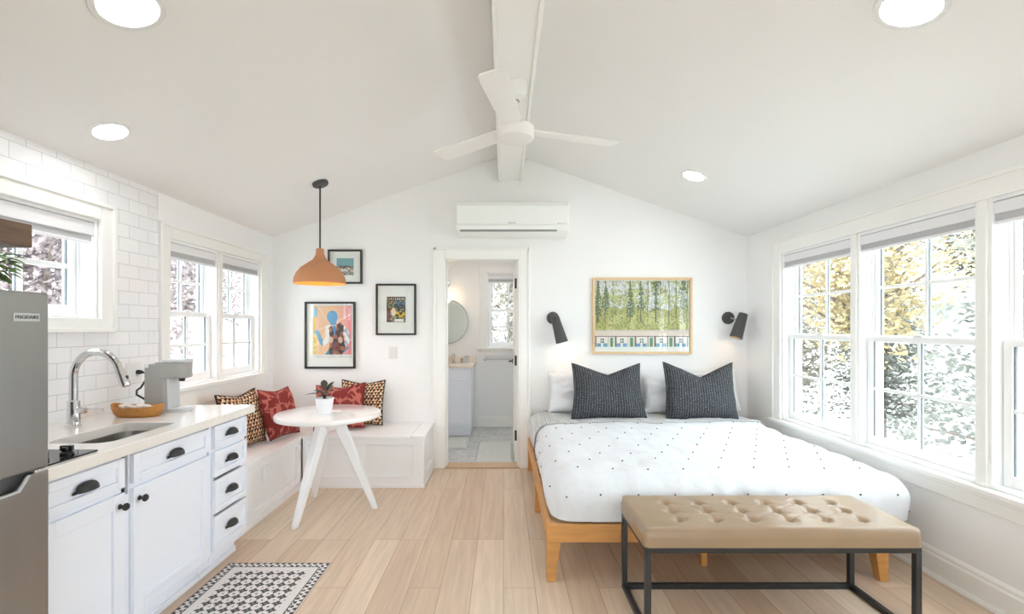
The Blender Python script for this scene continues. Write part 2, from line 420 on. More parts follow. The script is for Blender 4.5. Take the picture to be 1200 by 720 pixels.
# window builders: map(a, d, z): a along the wall, d outwards from the inner wall face
def mp_right(a, d, z): return (XR+d, a, z)
def mp_left(a, d, z): return (XL-d, a, z)
def mp_front(a, d, z): return (a, YF-d, z)
YBB = 6.62
def mp_bath(a, d, z): return (a, YBB+d, z)
def mbox(b, mp, a0, a1, d0, d1, z0, z1, mi=0):
    p, q = mp(a0, d0, z0), mp(a1, d1, z1); b.box(p[0], q[0], p[1], q[1], p[2], q[2], mi)
def sash(b, g, q, mp, a0, a1, z0, z1, d0, d1, nx, nz_, st=.04, mu=.02, top=.035, bot=.045):
    mbox(b, mp, a0, a0+st, d0, d1, z0, z1); mbox(b, mp, a1-st, a1, d0, d1, z0, z1)
    mbox(b, mp, a0+st, a1-st, d0, d1, z0, z0+bot); mbox(b, mp, a0+st, a1-st, d0, d1, z1-top, z1)
    dm = (d0+d1)/2
    for i in range(1, nx):
        c = a0+st+(a1-a0-2*st)*i/nx; mbox(b, mp, c-mu/2, c+mu/2, dm-.012, dm+.012, z0+bot, z1-top)
        mbox(q, mp, c-mu/2-.004, c+mu/2+.004, dm-.005, dm+.005, z0+bot, z1-top)
    for i in range(1, nz_):
        c = z0+bot+(z1-top-z0-bot)*i/nz_; mbox(b, mp, a0+st, a1-st, dm-.011, dm+.011, c-mu/2, c+mu/2)
    mbox(q, mp, a0+st, a0+st+.006, dm-.006, dm+.006, z0+bot, z1-top); mbox(q, mp, a1-st-.006, a1-st, dm-.006, dm+.006, z0+bot, z1-top)
    mbox(g, mp, a0+st-.005, a1-st+.005, dm-.002, dm+.002, z0+bot-.005, z1-top+.005)
def jamb(b, mp, a0, a1, z0, z1, dep, t=.018):
    mbox(b, mp, a0, a0+t, 0, dep, z0, z1); mbox(b, mp, a1-t, a1, 0, dep, z0, z1)
    mbox(b, mp, a0+t, a1-t, 0, dep, z1-t, z1); mbox(b, mp, a0+t, a1-t, .0, dep, z0, z0+t)
    for s0 in (a0+t, a1-t-.012): mbox(b, mp, s0, s0+.012, .082, .092, z0+t, z1-t)      # parting stops
def double_hung(name, mp, a0, a1, z0, z1, nx=2, nz_=2, dep=TH):
    b = B(); jamb(b, mp, a0, a1, z0, z1, dep); root = struct(b.done(name, 'vinyl', bev=.002))
    zm = (z0+z1)/2; t = .018
    b, g, q_ = B(), B(), B(); sash(b, g, q_, mp, a0+t+.004, a1-t-.004, zm-.02, z1-t, .094, .128, nx, nz_)
    u = b.done('upper_sash', 'vinyl', root, bev=.002); g.done('pane', 'glass', u); q_.done('spacer', 'spacer', u)
    b, g, q_ = B(), B(), B(); sash(b, g, q_, mp, a0+t+.004, a1-t-.004, z0+t, zm+.02, .05, .082, nx, nz_, bot=.055)
    l = b.done('lower_sash', 'vinyl', root, bev=.002); g.done('pane', 'glass', l); q_.done('spacer', 'spacer', l)
    b = B(); mbox(b, mp, (a0+a1)/2-.03, (a0+a1)/2+.03, .045, .06, zm+.02, zm+.032); b.done('sash_lock', 'plastic_w', root, bev=.003)
    return root
def casing(name, mp, a0, a1, z0, z1, w=.105, stool=True, posts=(), apron=.09, bottom=False, pr=.02, wb=None):
    b = B(); wb = wb or w
    mbox(b, mp, a0-w, a0, -pr, 0, z0-(wb if bottom else 0), z1+w); mbox(b, mp, a1, a1+w, -pr, 0, z0-(wb if bottom else 0), z1+w)
    mbox(b, mp, a0, a1, -pr, 0, z1, z1+w)
    # raised back band on the outer edge
    mbox(b, mp, a0-w-.012, a0-w+.012, -pr-.01, 0, z0-(wb if bottom else 0), z1+w+.012); mbox(b, mp, a1+w-.012, a1+w+.012, -pr-.01, 0, z0-(wb if bottom else 0), z1+w+.012)
    mbox(b, mp, a0-w, a1+w, -pr-.01, 0, z1+w-.012, z1+w+.012)
    if bottom: mbox(b, mp, a0, a1, -pr, 0, z0-wb, z0); mbox(b, mp, a0-w, a1+w, -pr-.01, 0, z0-wb-.012, z0-wb+.012)
    for p in posts: mbox(b, mp, p[0], p[1], -.012, TH, z0, z1)
    if stool:
        mbox(b, mp, a0-w-.03, a1+w+.03, -.055, .05, z0-.028, z0)
        mbox(b, mp, a0-w, a1+w, -.018, 0, z0-.028-apron, z0-.028); mbox(b, mp, a0-w, a1+w, -.026, 0, z0-.052, z0-.028)
    return struct(b.done(name, 'trim', bev=.004))
shade_proto = []
def roller_shade(mp, a0, a1, z1, label, group, d0=.004, ch=.062, fh=.034):
    p = mp((a0+a1)/2, .02, z1-.1); t = thing('roller_blind', label, 'window blind', p, group=group)
    b = B(); mbox(b, mp, a0, a1, d0, d0+.042, z1-ch, z1-.003); b.done('valance', 'shade_w', t, bev=.004)
    b = B(); mbox(b, mp, a0+.004, a1-.004, d0+.010, d0+.014, z1-ch-fh, z1-ch+.004); b.done('fabric', 'shade_g', t)
    b = B(); mbox(b, mp, a0+.003, a1-.003, d0+.004, d0+.020, z1-ch-fh-.016, z1-ch-fh); b.done('hem_bar', 'shade_w', t, bev=.003)
    return t
# right triple window
rw = [(3.275, 4.10), (2.405, 3.225), (1.53, 2.355)]
for i, (a0, a1) in enumerate(rw): double_hung('window_%d' % (i+1), mp_right, a0, a1, RW[2], RW[3])
casing('trim_1', mp_right, RW[0], RW[1], RW[2], RW[3], posts=((3.225, 3.275), (2.355, 2.405)))
for (a0, a1), lab in zip(rw, ('white raised roller blind over the bed-side window nearest the back corner', 'white raised roller blind at the middle window of the right wall', 'white raised roller blind cut off by the right edge of the picture')):
    roller_shade(mp_right, a0+.006, a1-.006, RW[3]-.018, lab, 'roller blinds of the right wall')
# left double window over the bench
lw = [(3.22, 3.785), (3.835, 4.43)]
for i, (a0, a1) in enumerate(lw): double_hung('window_%d' % (i+4), mp_left, a0, a1, LW[2], LW[3])
casing('trim_2', mp_left, LW[0], LW[1], LW[2], LW[3], w=.085, posts=((3.785, 3.835),), apron=.12)
for (a0, a1), lab in zip(lw, ('white raised roller blind above the coffee maker, left one of the bench window pair', 'white raised roller blind right of the mullion, above the corner of the bench')):
    roller_shade(mp_left, a0+.006, a1-.006, LW[3]-.018, lab, 'roller blinds over the bench')
# window above the sink, sash set deep in its reveal
b = B(); jamb(b, mp_left, KW[0], KW[1], KW[2], KW[3], TH, .016); wk = struct(b.done('window_6', 'vinyl', bev=.002))
b, g, q_ = B(), B(), B(); sash(b, g, q_, mp_left, KW[0]+.02, KW[1]-.02, KW[2]+.02, KW[3]-.02, .095, .135, 3, 2, st=.045, mu=.028, bot=.05)
s_ = b.done('sash', 'vinyl', wk, bev=.003); g.done('pane', 'glass', s_); q_.done('spacer', 'spacer', s_)
casing('trim_3', mp_left, KW[0], KW[1], KW[2], KW[3], w=.085, stool=False, bottom=True, wb=.065, pr=.026)
roller_shade(mp_left, KW[0]+.006, KW[1]-.018, KW[3]-.016, 'white raised roller blind at the window above the kitchen sink', None, ch=.075, fh=.03)
# added fill-light windows in the unseen wall behind the camera
for i, (a0, a1, z0, z1) in enumerate(FILL_W):
    double_hung('window_%d' % (i+8), mp_front, a0, a1, z0, z1); casing('trim_%d' % (i+6), mp_front, a0, a1, z0, z1, w=.09)

# ------------------------------------------------------------------ bathroom behind the doorway
BX0, BX1, BH = -1.3, .9, 2.5
b = B(); b.box(BX0-.1, BX1+.1, YB+.13, YBB+.12, -.12, -.004); struct(b.done('floor_bathroom', 'mosaic'))
b = B(); holed(b, BX0, BX1, 0, BH, [BW], YBB, YBB+TH, 'Y'); struct(b.done('wall_bathroom_back', 'wall'))
b = B(); b.box(BX0-.1, BX0, YB+.13, YBB+TH, 0, BH); struct(b.done('wall_bathroom_left', 'wall'))
b = B(); b.box(BX1, BX1+.1, YB+.13, YBB+TH, 0, BH); struct(b.done('wall_bathroom_right', 'wall'))
b = B(); b.box(BX0-.1, BX1+.1, YB+.13, YBB+TH, BH, BH+.1); b.prism([(BX0, 1.73), (-.3, BH), (BX0, BH)], YB+.13, YBB); struct(b.done('ceiling_bathroom', 'ceil'))
b = B(); b.prism([(YBB, 0), (YBB-.016, 0), (YBB-.016, .12), (YBB-.004, .14), (YBB, .14)], -.36, BX1, axis='X'); struct(b.done('baseboard_bathroom', 'trim', smooth=0))
double_hung('window_7', mp_bath, BW[0], BW[1], BW[2], BW[3])
casing('trim_4', mp_bath, BW[0], BW[1], BW[2], BW[3], w=.10)
roller_shade(mp_bath, BW[0]+.006, BW[1]-.006, BW[3]-.018, 'white raised roller blind on the bathroom window', None)
b = B(); b.box(DO[0], DO[1], YB-.03, YB+.15, 0, .012); struct(b.done('trim_9', 'oakstrip', bev=.004))
# door casing and jambs
b = B(); w = .098; x0, x1, zt = DO[0], DO[1], DO[3]
b.box(x0-w, x0, YB-.02, YB, 0, zt+w); b.box(x1, x1+w, YB-.02, YB, 0, zt+w); b.box(x0, x1, YB-.02, YB, zt, zt+w)
b.box(x0-w-.006, x0-w+.02, YB-.032, YB, 0, zt+w+.006); b.box(x1+w-.02, x1+w+.006, YB-.032, YB, 0, zt+w+.006); b.box(x0-w, x1+w, YB-.032, YB, zt+w-.02, zt+w+.006)
b.box(x0, x0+.014, YB-.02, YB+.14, 0, zt); b.box(x1-.014, x1, YB-.02, YB+.14, 0, zt); b.box(x0+.014, x1-.014, YB-.02, YB+.14, zt-.014, zt)
b.box(x0+.014, x0+.026, YB+.04, YB+.08, 0, zt-.014); b.box(x1-.026, x1-.014, YB+.04, YB+.08, 0, zt-.014)
struct(b.done('trim_10', 'trim', bev=.004))
# open door leaf, swung into the bathroom
b = B(); b.box(.112, .147, 4.845, 5.53, .015, 2.0)
for z0, z1 in ((.2, .95), (1.1, 1.85)): b.box(.106, .112, 4.96, 5.42, z0, z1)
door = struct(b.done('door_1', 'trim', bev=.004))
for z in (.28, 1.03, 1.80):
    b = B(); b.lathe([(.008, -.05), (.008, .05)], (.134, 4.826, z), 10); b.box(.112, .143, 4.832, 4.845, z-.05, z+.05); b.done('hinge', 'hinge', door, bev=.001)
b = B(); b.lathe([(.026, 0), (.026, -.008), (.009, -.012), (.009, -.04)], (.106, 5.47, .98), 16, 'X'); b.box(.058, .072, 5.37, 5.48, .973, .987); b.done('door_handle', 'hinge', door, bev=.002)
# vanity
vx0, vx1, vy0, vz = -1.25, -.40, 6.02, .885
t = thing('bathroom_vanity', 'white bathroom vanity cabinet seen through the doorway', 'vanity', ((vx0+vx1)/2, 6.3, 0))
b = B(); b.box(vx0, vx1, vy0, YBB-.02, .11, vz-.03); b.box(vx0, vx1-.015, vy0+.05, YBB-.02, 0, .11); b.done('body', 'cab', t, bev=.003)
def shaker_y(b, y, x0, x1, z0, z1, w=.045, th=.018):
    b.box(x0, x0+w, y-th, y, z0, z1); b.box(x1-w, x1, y-th, y, z0, z1); b.box(x0+w, x1-w, y-th, y, z0, z0+w); b.box(x0+w, x1-w, y-th, y, z1-w, z1); b.box(x0+w, x1-w, y-th+.010, y, z0+w, z1-w)
for x0, x1 in ((vx0+.02, -.845), (-.825, vx1-.03)):
    b = B(); shaker_y(b, vy0, x0, x1, .15, .675); b.done('door', 'cab', t, bev=.002)
    b = B(); b.box(x0, x1, vy0-.018, vy0, .695, .825); b.done('drawer', 'cab', t, bev=.003)
b = B(); b.box(vx0, vx1+.02, vy0-.025, YBB-.002, vz-.03, vz); b.box(vx0, vx1+.02, YBB-.02, YBB-.002, vz, vz+.09); b.done('worktop', 'marble', t, bev=.004)
t = thing('bathroom_faucet', 'brushed nickel basin faucet on the bathroom vanity', 'faucet', (-.66, 6.4, vz))
b = B(); b.lathe([(.028, 0), (.026, .01), (.016, .016), (.016, .12)], (-.66, 6.45, vz), 16); b.tube([(-.66, 6.45, vz+.10), (-.66, 6.40, vz+.125), (-.66, 6.34, vz+.12), (-.66, 6.32, vz+.09)], .012); b.done('spout', 'nickel', t)
for dx in (-.1, .1):
    b = B(); b.lathe([(.022, 0), (.02, .01), (.013, .014), (.015, .06), (.006, .066)], (-.66+dx, 6.46, vz), 16); b.bar((-.66+dx, 6.46, vz+.055), (-.66+dx*1.5, 6.44, vz+.065), .014, .008); b.done('handle', 'nickel', t)
t = thing('glass_tumbler', 'small clear glass tumbler beside the bathroom faucet', 'glass', (-.49, 6.42, vz))
b = B(); b.lathe([(.03, 0), (.036, .1), (.032, .1), (.027, .008)], (-.49, 6.42, vz), 20); b.done('cup', 'plastic_lg', t)
t = thing('round_mirror', 'round thin-framed mirror above the bathroom vanity', 'mirror', (-.79, YBB-.02, 1.44))
b = B(); b.lathe([(.312, .0), (.312, -.022), (.298, -.022), (.298, 0)], (-.79, YBB, 1.44), 64, 'Y'); b.done('frame', 'nickel', t)
b = B(); b.lathe([(.299, 0), (.299, -.012)], (-.79, YBB, 1.44), 64, 'Y'); b.done('mirror_glass', 'mirror', t)
t = thing('vanity_sconce', 'chrome wall lamp glowing above the round bathroom mirror', 'wall lamp', (-.79, YBB-.06, 1.93))
b = B(); b.lathe([(.06, 0), (.06, -.02), (.045, -.03)], (-.79, YBB, 1.95), 24, 'Y'); b.done('wall_plate', 'chrome', t)
b = B(); b.tube([(-.79, YBB-.03, 1.95), (-.79, YBB-.09, 1.955), (-.79, YBB-.11, 1.93), (-.79, YBB-.11, 1.89)], .012); b.lathe([(.03, 1.85), (.03, 1.885), (.014, 1.90)], (-.79, YBB-.11, 0), 20); b.done('arm', 'chrome', t)
b = B(); b.lathe([(.012, 1.85), (.03, 1.82), (.038, 1.79), (.03, 1.76), (.008, 1.745)], (-.79, YBB-.11, 0), 20); b.done('bulb', 'bulb2', t)
pl = bpy.data.lights.new('vanity_lamp', 'POINT'); pl.energy = 1.6; pl.color = (1, .78, .52); pl.shadow_soft_size = .05
o = bpy.data.objects.new('vanity_lamp_light', pl); C.objects.link(o); o.location = (0, -.09, -.18); o.parent = t
t = thing('towel_bar', 'chrome towel bar on the bathroom wall under the window', 'towel bar', (.05, YBB-.04, .93))
b = B(); b.tube([(-.27, YBB-.065, .93), (.34, YBB-.065, .93)], .010); b.done('rail', 'chrome', t)
for x in (-.25, .32):
    b = B(); b.lathe([(.026, 0), (.026, -.012), (.011, -.02), (.011, -.075)], (x, YBB, .93), 20, 'Y'); b.done('bracket', 'chrome', t)
def bathmat(label, x0, x1, y0, y1):
    b = B()
    def f(u, v):
        x = x0+(x1-x0)*u; y = y0+(y1-y0)*v; e = min(u, 1-u, v, 1-v)
        return (x+.006*nz(y*9, u*3), y+.006*nz(x*9, v*3), .002+.018*min(1, e*18)+.004*nz(x*40, y*40) if e > 0 else -.001)
    b.grid(f, 40, 40); tag(b.done('bath_mat', 'mat_w'), label, 'bath mat', 'white bath mats')
bathmat('white fluffy bath mat in the middle of the bathroom floor', -.29, .10, 4.86, 5.72)
bathmat('white bath mat in front of the vanity cabinet', -.95, -.42, 5.42, 5.95)
# unseen lamp added on the bathroom ceiling to brighten the bathroom
t = thing('added_fill_lamp', 'round white fill lamp added out of view on the bathroom ceiling', 'added fill lamp', (-.1, 5.6, BH-.03))
b = B(); b.lathe([(.15, -.003), (.15, -.03), (.135, -.035)], (-.1, 5.6, BH), 32); b.done('base', 'plastic_w', t)
b = B(); b.lathe([(.134, -.036), (.12, -.06), (.06, -.075), (.003, -.078)], (-.1, 5.6, BH), 32); b.done('diffuser', 'fill_led', t)

# ------------------------------------------------------------------ kitchen
FX = -1.56
def shaker_x(b, x, y0, y1, z0, z1, w=.05, th=.02):
    b.box(x-th, x, y0, y0+w, z0, z1); b.box(x-th, x, y1-w, y1, z0, z1); b.box(x-th, x, y0+w, y1-w, z0, z0+w); b.box(x-th, x, y0+w, y1-w, z1-w, z1)
    b.box(x-th, x-.010, y0+w, y1-w, z0+w, z1-w)
def cup_pull(p, parent):
    b = B(); x, y, z = p
    def f(u, v):
        a = pi*u; e = v*pi/2          # dome: wide half-ellipsoid open at the bottom
        return (x+.003+.027*sin(e)*max(0, sin(a))**.7, y-.047*cos(a), z-.014+.034*max(0, sin(a))**.55*cos(e))
    b.grid(f, 28, 10, uv=False)
    b.grid(lambda u, v: (x+.003+.027*v*max(0, sin(pi*u))**.7, y-.047*cos(pi*u), z-.0138), 28, 3, uv=False)
    for s_ in (-1, 1): b.box(x, x+.004, y+s_*.040, y+s_*.057, z-.017, z-.006)
    return b.done('cup_pull', 'black', parent, weld=True, smooth=60)
def knob(p, parent):
    b = B(); b.lathe([(.011, 0), (.009, .004), (.006, .008), (.006, .015), (.014, .02), (.016, .026), (.012, .032), (.003, .034)], p, 20, 'X'); return b.done('knob', 'black', parent)
units = [(1.605, 2.018, 'white shaker base cabinet next to the steel fridge', 'A'), (2.022, 2.592, 'white shaker sink base cabinet between fridge-side cabinet and drawer stack', 'B'), (2.596, 2.955, 'narrow white cabinet of four drawers at the end of the counter', 'C')]
for y0, y1, lab, k in units:
    t = thing('base_cabinet', lab, 'cabinet', (-1.9, (y0+y1)/2, 0), group='base cabinets under the quartz counter')
    b = B(); xb = FX-.021; xa = XL+.01
    b.box(xa, xb, y0, y0+.016, .10, .66 if k == 'B' else .838); b.box(xa, xb, y1-.016, y1, .10, .838 if k == 'C' else .66); b.box(xa, xb, y0+.016, y1-.016, .10, .116); b.box(xa, xa+.012, y0+.016, y1-.016, .116, .838)
    for a_, c_, z0, z1 in ((y0+.016, y0+.045, .116, .838), (y1-.045, y1-.016, .116, .838), (y0+.045, y1-.045, .116, .15), (y0+.045, y1-.045, .81, .838), (y0+.045, y1-.045, .665, .715)): b.box(xb-.018, xb, a_, c_, z0, z1)
    b.done('body', 'cab', t, bev=.002)
    b = B(); b.box(XL+.01, FX-.085, y0, y1, .0, .10); b.box(FX-.085, FX-.073, y0, y1, 0, .03); b.done('toe_kick', 'cab', t, bev=.002)
    m = .022
    if k != 'C':
        b = B(); shaker_x(b, FX, y0+m, y1-m, .70, .822, .034); d = b.done('drawer', 'cab', t, bev=.002); cup_pull((FX-.004, (y0+y1)/2, .765), d)
        b = B(); shaker_x(b, FX, y0+m, y1-m, .14, .68, .058); d = b.done('door', 'cab', t, bev=.002)
        knob((FX, y1-m-.028 if k == 'A' else y0+m+.03, .63), d)
    else:
        for z0, z1 in ((.70, .822), (.545, .683), (.348, .528), (.143, .331)):
            b = B(); shaker_x(b, FX, y0+m, y1-m*.5, z0, z1, .032); d = b.done('drawer', 'cab', t, bev=.002); cup_pull((FX-.004, (y0+y1)/2+.005, (z0+z1)/2+.005), d)
# worktop with the sink cut out
CT = .885
SX0, SX1, SY0, SY1 = -1.90, -1.628, 1.985, 2.43
bm = bmesh.new()
outer = [(XL+.008, 1.605), (-1.527, 1.605), (-1.527, 2.975), (XL+.008, 2.975)]
inner = [(p[0], p[1]) for p in rrect(SX0, SX1, SY0, SY1, .06, 0)]
edges = []
for loop in (outer, inner):
    vs = [bm.verts.new((x, y, CT)) for x, y in loop]
    edges += [bm.edges.new((vs[i], vs[(i+1) % len(vs)])) for i in range(len(vs))]
bmesh.ops.triangle_fill(bm, edges=edges, use_beauty=True)
ex = bmesh.ops.extrude_face_region(bm, geom=list(bm.faces))
bmesh.ops.translate(bm, vec=(0, 0, -.045), verts=[v for v in ex['geom'] if isinstance(v, bmesh.types.BMVert)])
b = B(); b.bm.free(); b.bm = bm
tag(b.done('worktop', 'quartz', bev=.003, smooth=30), 'white quartz kitchen worktop over the base cabinets', 'worktop')
# sink basin
t = thing('kitchen_sink', 'stainless steel undermount sink in the quartz worktop', 'sink', ((SX0+SX1)/2, (SY0+SY1)/2, .68))
b = B(); e = .012
b.loft([rrect(SX0-e, SX1+e, SY0-e, SY1+e, .07, CT-.046), rrect(SX0-e+.002, SX1+e-.002, SY0-e+.002, SY1+e-.002, .07, CT-.07), rrect(SX0-e+.01, SX1+e-.01, SY0-e+.01, SY1+e-.01, .07, .72), rrect(SX0+.015, SX1-.015, SY0+.015, SY1-.015, .06, .69), rrect(SX0+.05, SX1-.05, SY0+.05, SY1-.05, .04, .685)], False, True)
b.done('basin', 'steel', t, smooth=60)
b = B(); b.lathe([(.04, .687), (.038, .690), (.03, .689), (.012, .6875)], ((SX0+SX1)/2, (SY0+SY1)/2, 0), 24); b.done('drain', 'chrome', t)
# tap
fx, fy = -2.07, 2.33
t = thing('kitchen_faucet', 'tall chrome gooseneck faucet behind the kitchen sink', 'faucet', (fx, fy, CT))
b = B(); b.lathe([(.03, 0), (.032, .006), (.026, .012), (.025, .12), (.019, .125)], (fx, fy, CT), 24); b.done('base', 'chrome', t)
pts = [(fx, fy, CT+.12), (fx, fy, CT+.18), (fx, fy, CT+.245)]
rc = .112
for k in range(1, 13):
    a = pi-k*pi*.92/12; pts.append((fx+rc+rc*cos(a), fy, CT+.245+rc*sin(a)))
b = B(); b.tube(pts, .0175, 16); b.done('spout', 'chrome', t, smooth=60)
p0, p1 = Vector(pts[-1]), Vector(pts[-1])+(Vector(pts[-1])-Vector(pts[-2])).normalized()*.088
b = B(); b.tube([p0-(p1-p0)*.08, p0+(p1-p0)*.1, p0+(p1-p0)*.7, p1], [.018, .0195, .022, .020], 16); h = b.done('spray_head', 'chrome', t, smooth=50)
b = B(); q = p0+(p1-p0)*.55; b.box(q.x+.012, q.x+.024, fy-.006, fy+.006, q.z-.016, q.z+.016); b.done('spray_button', 'black', h, bev=.003)
b = B(); b.tube([(fx+.015, fy, CT+.075), (fx+.055, fy+.004, CT+.075)], .015, 16); b.tube([(fx+.05, fy+.004, CT+.076), (fx+.09, fy+.006, CT+.079), (fx+.135, fy+.008, CT+.078)], [.006, .0045, .005], 10); b.done('lever', 'chrome', t)
# cooktop
t = thing('cooktop', 'black glass two-burner cooktop beside the fridge', 'cooktop', (-1.8, 1.73, CT))
b = B(); b.loft([rrect(-2.06, -1.556, 1.61, 1.86, .006, CT), rrect(-2.06, -1.556, 1.61, 1.86, .006, CT+.006)]); b.done('glass_top', 'bglass', t, bev=.001)
for y in (1.69, 1.79):
    b = B(); b.lathe([(.021, CT+.006), (.021, CT+.014), (.015, CT+.017), (.015, CT+.032), (.013, CT+.034)], (-1.615, y, 0), 24); b.box(-1.637, -1.593, y-.006, y+.006, CT+.02, CT+.038); b.done('control_knob', 'black', t, bev=.001)
# fridge
fx0, fx1, fy0, fy1, fzt, fgap = -2.205, -1.5, 1.0, 1.597, 1.474, .897
t = thing('refrigerator', 'tall stainless steel two-door refrigerator at the left edge', 'refrigerator', (-1.85, 1.3, 0))
b = B(); b.box(fx0, fx1-.065, fy0+.004, fy1-.004, .02, fzt-.004)
b.done('body', 'fside', t, bev=.006)
for x in (fx0+.06, fx1-.13):
    for y in (fy0+.06, fy1-.06):
        b = B(); b.lathe([(.02, 0), (.02, .022)], (x, y, 0), 12); b.done('foot', 'black', t)
b = B(); b.box(fx1-.06, fx1, fy0, fy1, fgap+.006, fzt); ud = b.done('upper_door', 'fsteel', t, bev=.006)
b = B(); b.prism([(fy0, .07), (fy1, .07), (fy1, fgap-.004), (1.535, fgap-.004), (1.50, .85), (1.10, .85), (1.065, fgap-.004), (fy0, fgap-.004)], fx1-.024, fx1, 'X'); b.box(fx1-.06, fx1-.02, fy0, fy1, .07, .835); ld = b.done('lower_door', 'fsteel', t, bev=.004)
b = B(); b.box(fx1-.062, fx1-.045, fy0+.01, fy1-.01, .835, fgap+.002); b.box(fx1-.055, fx1-.03, 1.07, 1.53, .835, .842); b.done('handle_recess', 'fside', ld, bev=.001)
b = B(); b.prism([(1.533, fgap-.004), (1.498, .848), (1.10, .848), (1.10, .854), (1.495, .854), (1.527, fgap-.004)], fx1-.004, fx1+.003, 'X'); b.done('handle_trim', 'plastic_lg', ld)
b = B(); b.box(fx1-.05, fx1+.004, fy1-.05, fy1-.008, fgap-.004, fgap+.006); b.done('door_hinge', 'chrome', t, bev=.002)
b = B(); b.box(fx1, fx1+.003, 1.479, 1.563, 1.379, 1.405); bd = b.done('badge', 'plastic_lg', ud, bev=.0015)
fc = bpy.data.curves.new('lettering', 'FONT'); fc.body = 'FRIGIDAIRE'; fc.size = .0148; fc.align_x = 'CENTER'; fc.align_y = 'CENTER'; fc.extrude = .0004; fc.materials.append(M['blackm']); fc.offset = .0002
tmp = bpy.data.objects.new('lettering', fc); C.objects.link(tmp)
me = bpy.data.meshes.new_from_object(tmp.evaluated_get(bpy.context.evaluated_depsgraph_get())); bpy.data.objects.remove(tmp); me.name = 'lettering'
me.transform(Matrix.Translation(Vector((fx1+.0034, 1.521, 1.392))-wloc(t)) @ Matrix.Rotation(pi/2, 4, 'Z') @ Matrix.Rotation(pi/2, 4, 'X'))
lo = bpy.data.objects.new('lettering', me); C.objects.link(lo); lo.parent = bd
# shelf and things above the fridge
sh = B(); sh.box(XL, -1.705, .75, 1.752, 1.648, 1.732); tag(sh.done('wall_shelf', 'shelfwood', bev=.004), 'thick dark brown wooden shelf above the fridge', 'shelf')
t = thing('woven_bowl', 'pale tan woven bowl on the dark wooden shelf', 'bowl', (-1.86, 1.57, 1.732))
b = B(); b.lathe([(.06, 0), (.10, .02), (.125, .06), (.132, .11), (.124, .11), (.115, .06), (.05, .012)], (-1.86, 1.57, 1.732), 32); b.done('bowl_body', 'basket', t)
t = thing('flowering_plant', 'leafy plant with purple flowers on top of the fridge', 'plant', (-1.655, 1.47, fzt))
b = B(); b.lathe([(.05, 0), (.06, .005), (.075, .085), (.068, .085), (.06, .06)], (-1.655, 1.47, fzt), 24, close1=True); b.done('pot', 'pot', t)
def leaf(b, base, dirv, ln, w, droop=.3, mi=0, cup=.15):
    d = Vector(dirv).normalized(); side = d.cross(Vector((0, 0, 1)))
    if side.length < .01: side = Vector((1, 0, 0))
    side.normalize(); up = side.cross(d)
    rows = []
    for k in range(6):
        s_ = k/5; ww = w*(sin(pi*min(1, s_*.93+.04)))**.8*.5
        c = Vector(base)+d*ln*s_+Vector((0, 0, -droop*ln*s_*s_))
        rows.append((c-side*ww+up*ww*cup, c-up*ww*cup*.4, c+side*ww+up*ww*cup))
    vs = [[b.bm.verts.new(p) for p in r] for r in rows]
    for a, c in zip(vs, vs[1:]):
        for i in (0, 1): f = b.bm.faces.new((a[i], a[i+1], c[i+1], c[i])); f.material_index = mi
b = B(); rnd = random.Random(3)
for i in range(110):
    a = rnd.uniform(0, 2*pi); el = rnd.uniform(-.05, 1.1); rr = rnd.uniform(.02, .11)
    leaf(b, (-1.655+rr*cos(a), 1.47+rr*sin(a), fzt+.045+rnd.uniform(0, .07)), (cos(a), sin(a), el), rnd.uniform(.04, .075), rnd.uniform(.028, .046), .5)
b.done('leaves', 'leafg', t)
for i in range(26):
    b = B(); a = rnd.uniform(0, 2*pi); rr = rnd.uniform(.05, .19); c = Vector((-1.655+rr*cos(a), 1.47+rr*sin(a), fzt+rnd.uniform(.07, .155)))
    c0 = b.bm.verts.new(c); rim = [b.bm.verts.new(c+Vector((.014*cos(k*pi/5)*(1 if k % 2 else .5), .014*sin(k*pi/5)*(1 if k % 2 else .5), .008))) for k in range(10)]
    for k in range(10): b.bm.faces.new((c0, rim[k], rim[(k+1) % 10]))
    b.done('flower', 'flower', t)
# coffee maker (faces the room)
cx, cy = -1.92, 2.755
t = thing('coffee_maker', 'grey single-serve coffee maker at the end of the counter', 'coffee maker', (cx, cy, CT))
b = B(); b.loft([rrect(-2.010, -1.885, cy-.06, cy+.06, .02, CT), rrect(-2.010, -1.885, cy-.06, cy+.06, .02, CT+.27)]); b.done('tower', 'plastic_g', t, bev=.003)
b = B(); b.loft([rrect(-1.887, -1.875, cy-.05, cy+.05, .004, CT+.02), rrect(-1.887, -1.875, cy-.05, cy+.05, .004, CT+.19)]); b.done('front_panel', 'plastic_lg', t)
b = B(); b.loft([rrect(-1.97, -1.79, cy-.061, cy+.061, .055, CT+.19), rrect(-1.97, -1.782, cy-.061, cy+.061, .058, CT+.20), rrect(-1.97, -1.78, cy-.061, cy+.061, .058, CT+.277)]); hd = b.done('brew_head', 'plastic_g', t, bev=.003)
b = B(); b.loft([rrect(-1.935, -1.778, cy-.063, cy+.063, .06, CT+.278), rrect(-1.935, -1.777, cy-.063, cy+.063, .06, CT+.292), rrect(-1.93, -1.785, cy-.058, cy+.058, .055, CT+.297)]); b.done('lid', 'plastic_lg', hd, bev=.002)
b = B(); b.lathe([(.014, CT+.17), (.018, CT+.19)], (-1.83, cy, 0), 16); b.done('nozzle', 'black', hd)
b = B(); b.loft([rrect(-2.008, -1.972, cy-.061, cy+.061, .01, CT+.25), rrect(-2.008, -1.972, cy-.061, cy+.061, .01, CT+.274)]); b.done('tank_lid', 'plastic_w', t, bev=.002)
